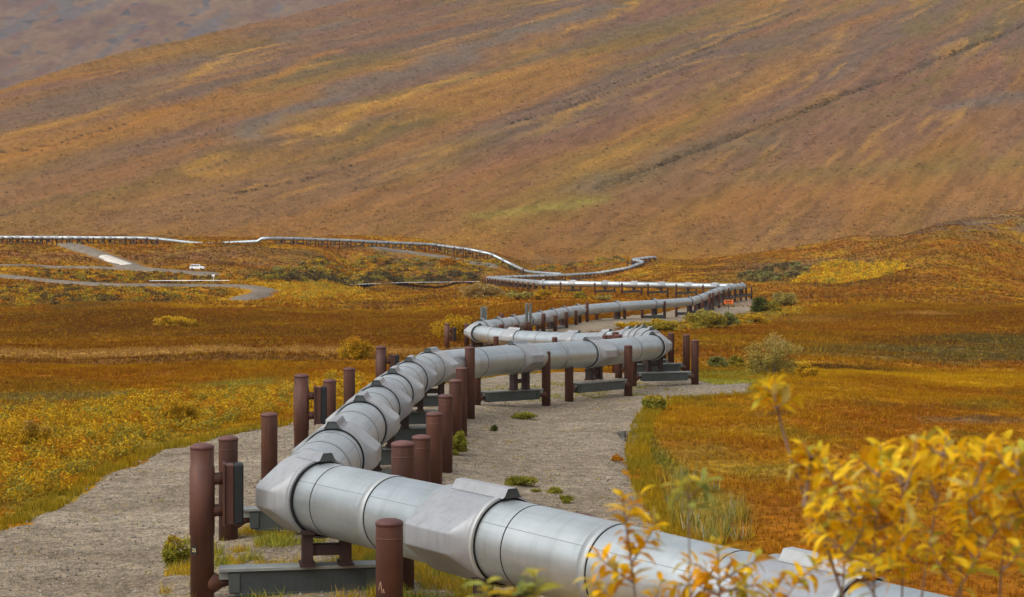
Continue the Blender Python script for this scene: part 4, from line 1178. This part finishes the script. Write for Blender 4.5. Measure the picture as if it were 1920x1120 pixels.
def fan_points(n, y0, y1, half=.325):
    y = np.sqrt(rng.uniform(y0 ** 2, y1 ** 2, n)); return y * rng.uniform(-half, half, n), y
x, y = fan_points(120000, 31, 125)
k = pad_sd(x, y) < -.25 - .5 * (fbm(x, y, 2, 9) - .5); x, y = x[k], y[k]
c = ground_color(x, y); hh = .05 + .17 * fbm(x / 2.5, y / 2.5, 3, 17); hh = hh * (.75 + y / 220)
c = mix(c, YEL * .9, (rng.uniform(0, 1, len(x)) < .16) * .7)
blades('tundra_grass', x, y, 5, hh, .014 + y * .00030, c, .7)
x, y = fan_points(110000, 125, 340)
k = (pad_sd(x, y) < 0) & (sdf_poly(x, y, PAD2W) < .5); x, y = x[k], y[k]
c = ground_color(x, y); c = mix(c, YEL * .85, (rng.uniform(0, 1, len(x)) < .12) * .6)
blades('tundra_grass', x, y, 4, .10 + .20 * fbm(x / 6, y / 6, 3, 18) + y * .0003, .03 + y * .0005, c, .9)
x, y = fan_points(90000, 340, 960)
kk = np.ones(len(x), bool)
for P_, w_ in ROADS[:4]: kk &= dist_poly(x, y, P_) > w_ * .6
x, y = x[kk], y[kk]; c = ground_color(x, y); c = c * 1.08; c = mix(c, DKB, (rng.uniform(0, 1, len(x)) < .16) * .55 * sstep(900, 520, y)); c = mix(c, YEL * .8, (rng.uniform(0, 1, len(x)) < .10) * .5)
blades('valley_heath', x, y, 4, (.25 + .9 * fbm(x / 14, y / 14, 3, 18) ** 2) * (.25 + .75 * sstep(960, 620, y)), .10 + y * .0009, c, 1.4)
x, y = fan_points(130000, 880, 2700)
c = ground_color(x, y); rr = rng.uniform(0, 1, (len(x), 1)); c = np.where(rr < .16, c * .62, np.where(rr > .84, c * 1.4, c * 1.05))
lum = c[:, 0] - 2.2 * c[:, 2]
def mounds(name, x, y, rad, hgt, c):
    n = len(x); z = H(x, y); k = 6; V = np.zeros((n, k + 1, 3)); a0 = rng.uniform(0, 6.28, n)
    for i in range(k):
        an = a0 + 2 * np.pi * i / k; rr = rad * rng.uniform(.7, 1.3, n)
        V[:, i, 0] = x + np.cos(an) * rr; V[:, i, 1] = y + np.sin(an) * rr; V[:, i, 2] = H(V[:, i, 0], V[:, i, 1]) - .06
    V[:, k] = np.stack([x + rng.normal(0, .2, n) * rad, y + rng.normal(0, .2, n) * rad, z + hgt], 1)
    T = np.stack([np.stack([np.full(n, i), np.full(n, (i + 1) % k), np.full(n, k)], 1) for i in range(k)], 1) + (np.arange(n) * (k + 1))[:, None, None]
    C = np.repeat(c, k + 1, 0); C[np.arange(n) * (k + 1) + k] *= 1.08
    return tag(tri_mesh(name, V.reshape(-1, 3), T.reshape(-1, 3), M['plant'], C, True), kind='stuff')
sz = rng.uniform(0, 1, len(x)) ** 2
mounds('slope_shrubs', x, y, (.5 + .9 * sz) * (.6 + y * .0004), .25 + .65 * sz + .5 * sstep(.16, .30, lum), c)
# greener fringe along the pad, and grass under the pipe
x, y = fan_points(120000, 31, 110)
sd = pad_sd(x, y); k = (sd < .15) & (sd > -.75); x, y = x[k], y[k]
c = mix(np.array((.17, .18, .022)) * np.ones((len(x), 1)), YEL * .8, .25 + .75 * fbm(x / 2, y / 2, 3, 19)); 
blades('fringe_grass', x, y, 6, .15 + .22 * fbm(x / 1.4, y / 1.4, 3, 20), .014 + y * .0003, c)
p = in_px([(320, 1040), (430, 985), (560, 990), (690, 1010), (790, 1060), (900, 1100), (930, 1180), (700, 1200), (400, 1200), (300, 1150)], 30000)
nzz = fbm(p[:, 0] / .8, p[:, 1] / .8, 3, 27); p = p[nzz > .53]
c = mix(pal('grass', len(p)), pal('yellow', len(p)), (fbm(p[:, 0] / .7, p[:, 1] / .7, 3, 28) > .52) * .7)
blades('grass_under_pipe', p[:, 0], p[:, 1], 3, .08 + .24 * rng.uniform(0, 1, len(p)) ** 2, np.full(len(p), .02), c * 1.15, .9)
p = in_px([(1300, 700), (1420, 700), (1450, 722), (1340, 726), (1310, 718)], 5000)
blades('pad_tip_grass', p[:, 0], p[:, 1], 3, np.full(len(p), .13), np.full(len(p), .05), pal('grass', len(p)) * 1.25)
p = in_px([(880, 742), (960, 722), (1200, 722), (1290, 738), (1200, 748), (1000, 760), (930, 765)], 2600); nzz = fbm(p[:, 0] / 1.2, p[:, 1] / 2, 3, 33); p = p[nzz > .55]
blades('grass_under_pipe', p[:, 0], p[:, 1], 3, np.full(len(p), .16), np.full(len(p), .035), pal('grass', len(p)))
p = in_px([(1235, 900), (1290, 890), (1390, 950), (1420, 1010), (1330, 1030), (1260, 985)], 1500)
nzz = fbm(p[:, 0] / 1.1, p[:, 1] / 2.2, 3, 35); p = p[nzz > .46]; c = mix(pal('sage', len(p)), pal('yellow', len(p)), (rng.uniform(0, 1, len(p)) < .38) * .8); c = mix(c, np.array((.6, .58, .5)), (rng.uniform(0, 1, len(p)) < .05) * 1.)
blades('tall_weeds', p[:, 0], p[:, 1], 5, .15 + .5 * rng.uniform(0, 1, len(p)) ** 1.5, np.full(len(p), .03), c, .6)
p = in_px([(0, 1030), (300, 870), (600, 800), (900, 715), (1380, 722), (1230, 770), (1190, 850), (1220, 960), (1340, 1080), (1000, 1100), (600, 1150), (0, 1150)], 900)
nzz = fbm(p[:, 0] / 2.2, p[:, 1] / 3.5, 3, 37); p = p[nzz > .50]; q = np.repeat(p, 9, 0) + rng.normal(0, .10, (len(p) * 9, 2))
c = mix(pal('grass', len(q)), pal('yellow', len(q)), (rng.uniform(0, 1, len(q)) < .35) * .8)
blades('pad_weeds', q[:, 0], q[:, 1], 3, .03 + .10 * rng.uniform(0, 1, len(q)) ** 2, .012 + q[:, 1] * .00025, c, 1.0)
# stones on the pad
def stones(n):
    x, y = fan_points(n, 30, 105); k = pad_sd(x, y) > .1; x, y = x[k], y[k]; n = len(x)
    s = .012 + .035 * rng.uniform(0, 1, n) ** 3; s[rng.uniform(0, 1, n) < .006] *= 2.2
    base = np.array([(1, 0, 0), (0, 1, 0), (-1, 0, 0), (0, -1, 0), (0, 0, .75), (0, 0, -.6)], float)
    f = np.array([(0, 1, 4), (1, 2, 4), (2, 3, 4), (3, 0, 4), (1, 0, 5), (2, 1, 5), (3, 2, 5), (0, 3, 5)])
    a = rng.uniform(0, 6.28, n); V = base[None] * s[:, None, None] * rng.uniform(.6, 1.4, (n, 6, 1))
    ca, sa = np.cos(a)[:, None], np.sin(a)[:, None]
    V = np.stack([V[..., 0] * ca - V[..., 1] * sa, V[..., 0] * sa + V[..., 1] * ca, V[..., 2]], -1)
    V += np.stack([x, y, Hb(x, y) + .15], 1)[:, None]
    T = (f[None] + (np.arange(n) * 6)[:, None, None]).reshape(-1, 3)
    C = np.repeat(np.array([.30, .275, .235]) * rng.uniform(.45, 1.6, (n, 1)), 6, 0)
    tag(tri_mesh('loose_stones', V.reshape(-1, 3), T, M['plant'], C), kind='stuff')
stones(60000)

# ------------------------------------------------------------------ foreground willow
def curved_leaf(P, d, up, Ln, wd, bend, colr):
    """a folded, arching leaf of 5 cross rows"""
    d = d / np.linalg.norm(d); sd = np.cross(d, up); sd /= np.linalg.norm(sd) + 1e-9; n = np.cross(sd, d)
    V = []; prof = [(.0, .10), (.2, .72), (.45, 1.0), (.72, .72), (1.0, .02)]
    for t, w in prof:
        c = P + d * Ln * t * (1 - .25 * bend * t) - n * Ln * bend * t * t * .75
        V += [c - sd * wd * w * .5 + n * wd * .16 * w, c, c + sd * wd * w * .5 + n * wd * .16 * w]
    T = []
    for k in range(4):
        b = k * 3; T += [(b, b + 1, b + 4, b + 3), (b + 1, b + 2, b + 5, b + 4)]
    return V, T, [colr] * 15

LEAFC = np.array([(.85, .55, .012), (.84, .58, .03), (.74, .44, .010), (.78, .50, .014), (.70, .34, .008), (.72, .47, .02), (.56, .44, .03), (.42, .40, .05), (.76, .41, .008), (.80, .55, .02), (.45, .22, .03), (.52, .42, .12)])
GREENC = np.array([(.30, .32, .07), (.38, .36, .06), (.22, .27, .08), (.42, .33, .04), (.50, .36, .03)])

def FP(x, y, Y):   # a point on the foreground plant
    return np.array([(x - CX) / F * Y, Y, CAMH - (y - YH) / F * Y])

def willow(name, label, cat, stems, colset, dens, Lmm=(.036, .060), group=None, clusters=True):
    """stems: list of (pixel polyline, depth, radius, first leafy fraction)"""
    x0 = stems[0][0][0]; Y0 = stems[0][1]
    base = FP(x0[0], x0[1], Y0); gz = float(Hb(base[0], base[1]))
    root = thing(name, label, cat, (base[0], base[1], gz), group)
    org = np.array([base[0], base[1], gz])
    mb = MB(); V, T, C = [], [], []
    for px, Yd, rad, f0 in stems:
        pts = [FP(x, y, Yd + k * .012) for k, (x, y) in enumerate(px)]
        if px[0][1] >= 1118:
            b0 = pts[0]; pts = [np.array([org[0] + (b0[0] - org[0]) * .55, Yd + .05, gz - .05]), b0 * [1, 1, 1] + np.array([0, 0, -.25 * (b0[2] - gz)])] + pts
            nb = 2
        else: nb = 0
        # smooth
        P = np.array(pts); dd = np.concatenate([[0], np.cumsum(np.linalg.norm(np.diff(P, axis=0), axis=1))])
        ts = np.linspace(0, dd[-1], 26); Q = np.stack([np.interp(ts, dd, P[:, i]) for i in range(3)], 1)
        for _ in range(3): Q[1:-1] = (Q[:-2] + 2 * Q[1:-1] + Q[2:]) / 4
        mb.tube(list(Q - org), [rad * (1.15 - .75 * k / 25) for k in range(26)], 7)
        t0 = dd[nb] + (dd[-1] - dd[nb]) * f0
        nl = int((dd[-1] - t0) * dens * 1.75) + 5
        for k in range(nl):
            t = t0 + (dd[-1] - t0) * min(1, (k + rng.uniform(0, .7)) / nl)
            p = np.array([np.interp(t, ts, Q[:, i]) for i in range(3)])
            ax = Q[min(25, int(t / ts[-1] * 25) + 1)] - Q[max(0, int(t / ts[-1] * 25) - 1)]; ax /= np.linalg.norm(ax) + 1e-9
            ph = k * 2.4 + rng.normal(0, .4)
            u = np.cross(ax, (.2, 1, .1)); u /= np.linalg.norm(u); w = np.cross(ax, u)
            out = u * math.cos(ph) + w * math.sin(ph)
            tip = (t - t0) / (dd[-1] - t0 + 1e-6)
            d = out * 1.0 + ax * (rng.uniform(.25, .8) + .6 * tip ** 3)
            Ln = rng.uniform(*Lmm) * 1.12 * (1 - .28 * tip); 
            cc = colset[rng.integers(0, len(colset))] * rng.uniform(.8, 1.15)
            v, f, c_ = curved_leaf(p - org, d, np.array([0, 0, 1.]) + rng.normal(0, .25, 3), Ln, Ln * rng.uniform(.28, .46), rng.uniform(.15, .95), cc)
            o = len(V); V += v; T += [tuple(o + i for i in q) for q in f]; C += c_
    mb.build('stem', M['stem'], root, (0, 0, 0))
    tri_mesh('foliage', np.array(V), np.array(T), M['leaf'], np.array(C), True, root)
    return root

# the big yellow willow at the right: many leafy shoots off a few stems
shoots = [([(1600, 1125), (1560, 1030), (1508, 950), (1470, 860), (1457, 780), (1449, 728)], 3.0, .0056, .91),
          ([(1508, 950), (1516, 895), (1521, 845)], 3.0, .0042, .42)] + \
         [([(x0, y0), ((x0 + x1) / 2 + 3, (y0 + y1) / 2), (x1, y1)], 3.0, .0014, .1) for x0, y0, x1, y1 in ((1456, 768, 1425, 738), (1456, 764, 1486, 742), (1453, 742, 1452, 712), (1455, 752, 1432, 722), (1519, 880, 1492, 868), (1520, 870, 1546, 880), (1520, 858, 1504, 838), (1521, 858, 1538, 846))]
willow('willow_twig', 'tall bare willow twig with two leafy tips leaning up before the plain', 'willow twig', shoots, LEAFC, 120, (.028, .044))
shoots = []
mains = [[(1640, 1125), (1632, 1010), (1640, 930), (1650, 870)], [(1720, 1125), (1745, 1000), (1770, 900), (1775, 810)], [(1800, 1125), (1800, 1000), (1830, 890), (1852, 830)],
         [(1870, 1125), (1880, 1000), (1905, 900), (1915, 850)], [(1580, 1125), (1570, 1060), (1590, 990), (1612, 930)], [(1930, 1125), (1945, 990), (1950, 880)],
         [(1690, 1125), (1690, 1040), (1705, 960), (1690, 890)], [(1760, 1125), (1830, 1040), (1880, 980)], [(1680, 1120), (1600, 1050), (1560, 1010)]]
for m_ in mains:
    shoots.append((m_, rng.uniform(2.75, 3.35), .004, .15))
    for k in range(9):
        a = np.array(m_[rng.integers(0, len(m_) - 1)]); b = np.array(m_[-1]); t = rng.uniform(.1, .9); st = a + (b - a) * t
        st[1] = min(st[1], 1100)
        e = st + np.array([rng.uniform(-75, 75), -rng.uniform(30, 110)])
        if e[1] < 820 - .0 * e[0]: e[1] = 830 + rng.uniform(0, 40)
        shoots.append(([tuple(st), tuple((st + e) / 2 + np.array([rng.uniform(-12, 12), 8])), tuple(e)], rng.uniform(2.7, 3.4), .0022, .2))
willow('willow_shrub', 'dense golden willow shrub filling the lower right corner, out of focus', 'willow shrub', shoots, LEAFC, 92, (.030, .050))
willow('willow_shoot', 'golden leafy willow shoot rising before the near pipe, leftmost of the big ones', 'willow shoot',
       [([(1200, 1125), (1182, 1060), (1172, 985), (1166, 925)], 3.0, .0035, .1), ([(1182, 1060), (1215, 1010), (1235, 975)], 3.02, .002, .2), ([(1190, 1095), (1140, 1060), (1118, 1040)], 3.0, .002, .2),
        ([(1200, 1120), (1150, 1095), (1100, 1085)], 2.96, .002, .3), ([(1205, 1120), (1240, 1090)], 3.0, .002, .2), ([(1172, 985), (1185, 950), (1200, 930)], 3.0, .0016, .3)], LEAFC, 105, (.030, .048))
willow('willow_shoot', 'slim willow shoot with a green leafy tip above the pipe edge', 'willow shoot',
       [([(1293, 1125), (1294, 1010), (1290, 930), (1291, 898)], 2.7, .0028, .72), ([(1291, 935), (1310, 915), (1322, 900)], 2.7, .0014, .3), ([(1291, 930), (1270, 912)], 2.7, .0014, .3)], GREENC, 105, (.032, .046))
willow('willow_shoot', 'golden willow shoot right of the slim green-tipped shoot', 'willow shoot',
       [([(1352, 1125), (1350, 1070), (1345, 1010)], 3.0, .0035, .0), ([(1350, 1090), (1310, 1060), (1285, 1055)], 3.0, .002, .2), ([(1352, 1090), (1400, 1060), (1425, 1050)], 3.0, .002, .1), ([(1352, 1110), (1400, 1100), (1440, 1095)], 2.95, .002, .1),
        ([(1350, 1115), (1300, 1095), (1262, 1100)], 3.0, .002, .1), ([(1440, 1125), (1460, 1090), (1500, 1065), (1545, 1050)], 3.0, .002, .3), ([(1420, 1125), (1440, 1085), (1470, 1080)], 3.05, .002, .1)], LEAFC, 115, (.030, .048))
willow('willow_shoot', 'small green willow tip poking up at the bottom edge', 'willow shoot',
       [([(999, 1135), (1000, 1100), (1001, 1072)], 2.6, .0022, .0), ([(908, 1135), (909, 1105), (912, 1095)], 2.6, .0018, .1), ([(980, 1130), (978, 1105)], 2.6, .0015, .2)], GREENC, 90, (.034, .052))

# ------------------------------------------------------------------ car, signs
def car():
    g = G(370, 513); ax = np.array([1.0, -.10, 0]); ax /= np.linalg.norm(ax); b = np.array([-ax[1], ax[0], 0])
    z0 = float(Hb(g[0], g[1])) + 1.15
    root = thing('parked_car', 'white estate car alone on the far gravel road', 'car', (g[0], g[1], z0))
    def loft(name, prof, w0, w1, zw, mat, parent=root):
        mb = MB(); n = len(prof); vs = []
        for sg in (-1, 1):
            for x, z in prof:
                w = np.interp(z, zw, [w0, w1]); vs.append(ax * x + b * sg * w / 2 + np.array([0, 0, z]))
        mb.add(vs, [tuple(range(n - 1, -1, -1)), tuple(range(n, 2 * n))] + [(k, (k + 1) % n, n + (k + 1) % n, n + k) for k in range(n)])
        return mb.build(name, mat, parent)
    loft('body', [(-2.25, .35), (-2.32, .8), (-2.22, 1.05), (-2.10, 1.1), (-1.75, 1.66), (-1.5, 1.76), (.35, 1.76), (.65, 1.66), (1.25, 1.12), (2.1, 1.0), (2.32, .82), (2.32, .42), (1.9, .32), (-1.9, .32)], 1.85, 1.5, [.9, 1.76], M['carpaint'])
    gl = MB()
    for sg in (-1, 1):
        for (p, q, r_, t_) in (((-1.95, 1.14), (-1.70, 1.60), (-.95, 1.62), (-.95, 1.14)), ((-.85, 1.14), (-.85, 1.62), (.0, 1.62), (.0, 1.14)), ((.1, 1.14), (.1, 1.62), (.50, 1.60), (1.02, 1.14))):
            gl.add([ax * x + b * sg * (np.interp(z, [.9, 1.76], [1.85, 1.5]) / 2 + .012) + np.array([0, 0, z]) for x, z in (p, q, r_, t_)], [(0, 1, 2, 3)])
    gl.add([ax * x + b * y + np.array([0, 0, z]) for x, y, z in ((1.24, -.78, 1.16), (1.24, .78, 1.16), (.72, .7, 1.64), (.72, -.7, 1.64))], [(0, 1, 2, 3)])
    gl.build('window', M['glass'], root)
    for x in (-1.45, 1.45):
        for sg in (-1, 1):
            wb = MB(); c = ax * x + b * sg * .84 + np.array([0, 0, .34]); wb.lathe(c - b * .12, b, [(0, .30), (.03, .35), (.21, .35), (.24, .30)], 18)
            w = wb.build('wheel', M['tyre'], root)
            rb = MB(); rb.lathe(c - b * .125, b, [(0, .19), (.25, .19)], 12); rb.build('rim', M['flange'], w)
car()

g = G(1366, 584); zg = float(H(g[0], g[1])) + .2; sc = F / g[1]
root = thing('warning_sign', 'orange rectangular sign on a thin post beside the far gravel pad', 'sign', (g[0], g[1], zg))
mb = MB(); mb.lathe((0, 0, 0), (0, 0, 1), [(0, .05), (1.25, .05)], 10); mb.build('post', M['rust'], root)
mb = MB(); mb.box((0, -.06, 1.62), (1.75, .04, .82), (1, 0), .015); o = mb.build('sign_board', M['orange'], root)
mb = MB()
for k, (x0, w_) in enumerate(((-.46, .26), (-.08, .30), (.34, .28))):
    mb.box((x0, -.084, 1.72), (w_, .006, .30), (1, 0)); mb.box((x0 + .02, -.084, 1.38), (w_ * .9, .006, .14), (1, 0))
mb.build('lettering', M['black'], o)
g = G(400, 533); zg = float(H(g[0], g[1]))
root = thing('road_marker', 'small white topped marker post standing beside the far gravel road', 'marker post', (g[0], g[1], zg))
mb = MB(); mb.lathe((0, 0, 0), (0, 0, 1), [(0, .07), (2.1, .07)], 8); mb.build('post', M['white'], root)
mb = MB(); mb.box((0, -.08, 2.2), (.9, .05, .5), (1, 0), .01); mb.build('sign_board', M['white'], root)

# ------------------------------------------------------------------ light, air, camera
SUN_AZ, SUN_EL = math.radians(-128), math.radians(48)
w = bpy.data.worlds.new('World'); scene.world = w; w.use_nodes = True
nt = w.node_tree; bg = nt.nodes['Background']
sky = N(nt, 'ShaderNodeTexSky', sky_type='NISHITA'); sky.sun_disc = False
sky.sun_elevation = SUN_EL; sky.sun_rotation = SUN_AZ; sky.air_density = 1.0; sky.dust_density = 3.5; sky.ozone_density = 1.0
hs = N(nt, 'ShaderNodeHueSaturation'); hs.inputs['Saturation'].default_value = .24
L(nt, sky.outputs['Color'], hs.inputs['Color']); L(nt, hs.outputs['Color'], bg.inputs['Color']); bg.inputs['Strength'].default_value = .15
sl = bpy.data.lights.new('sun', 'SUN'); sl.energy = .95; sl.angle = math.radians(60); sl.color = (1.0, .955, .89)
so = bpy.data.objects.new('sun', sl); col.objects.link(so)
dv = Vector((math.sin(SUN_AZ) * math.cos(SUN_EL), math.cos(SUN_AZ) * math.cos(SUN_EL), math.sin(SUN_EL)))
so.rotation_euler = dv.to_track_quat('Z', 'Y').to_euler()

HAZE = 0.00005
if HAZE > 0:
    mb = MB(); x0, x1, y0, y1, z0, z1 = -9300, 9300, -9300, 9300, -80, 3200
    mb.add([(x, y, z) for z in (z0, z1) for y in (y0, y1) for x in (x0, x1)], [(0, 2, 3, 1), (4, 5, 7, 6), (0, 1, 5, 4), (2, 6, 7, 3), (0, 4, 6, 2), (1, 3, 7, 5)])
    hm = bpy.data.materials.new('haze_air'); hm.use_nodes = True; hn = hm.node_tree; hn.nodes.remove(hn.nodes['Principled BSDF'])
    pv = N(hn, 'ShaderNodeVolumePrincipled'); pv.inputs['Color'].default_value = (.80, .84, .92, 1); pv.inputs['Density'].default_value = HAZE; pv.inputs['Anisotropy'].default_value = .2
    L(hn, pv.outputs[0], hn.nodes['Material Output'].inputs['Volume'])
    ho = mb.build('haze', hm); tag(ho, kind='stuff')

cam = bpy.data.cameras.new('camera'); co = bpy.data.objects.new('camera', cam); col.objects.link(co)
cam.sensor_width = 36; cam.sensor_fit = 'HORIZONTAL'; cam.lens = 36 * F / 1920
co.location = (0, 0, CAMH); co.rotation_euler = (math.radians(90), 0, 0)
cam.shift_y = -(560 - YH) / 1920; cam.clip_start = .05; cam.clip_end = 30000
cam.dof.use_dof = True; cam.dof.focus_distance = 42; cam.dof.aperture_fstop = 8.0
scene.camera = co

scene.render.engine = 'CYCLES'
scene.cycles.use_denoising = True
scene.cycles.max_bounces = 6; scene.cycles.volume_bounces = 0; scene.cycles.transparent_max_bounces = 8
scene.cycles.sample_clamp_indirect = 6
scene.view_settings.view_transform = 'Standard'; scene.view_settings.look = 'None'; scene.view_settings.gamma = 1; scene.view_settings.exposure = 0.66
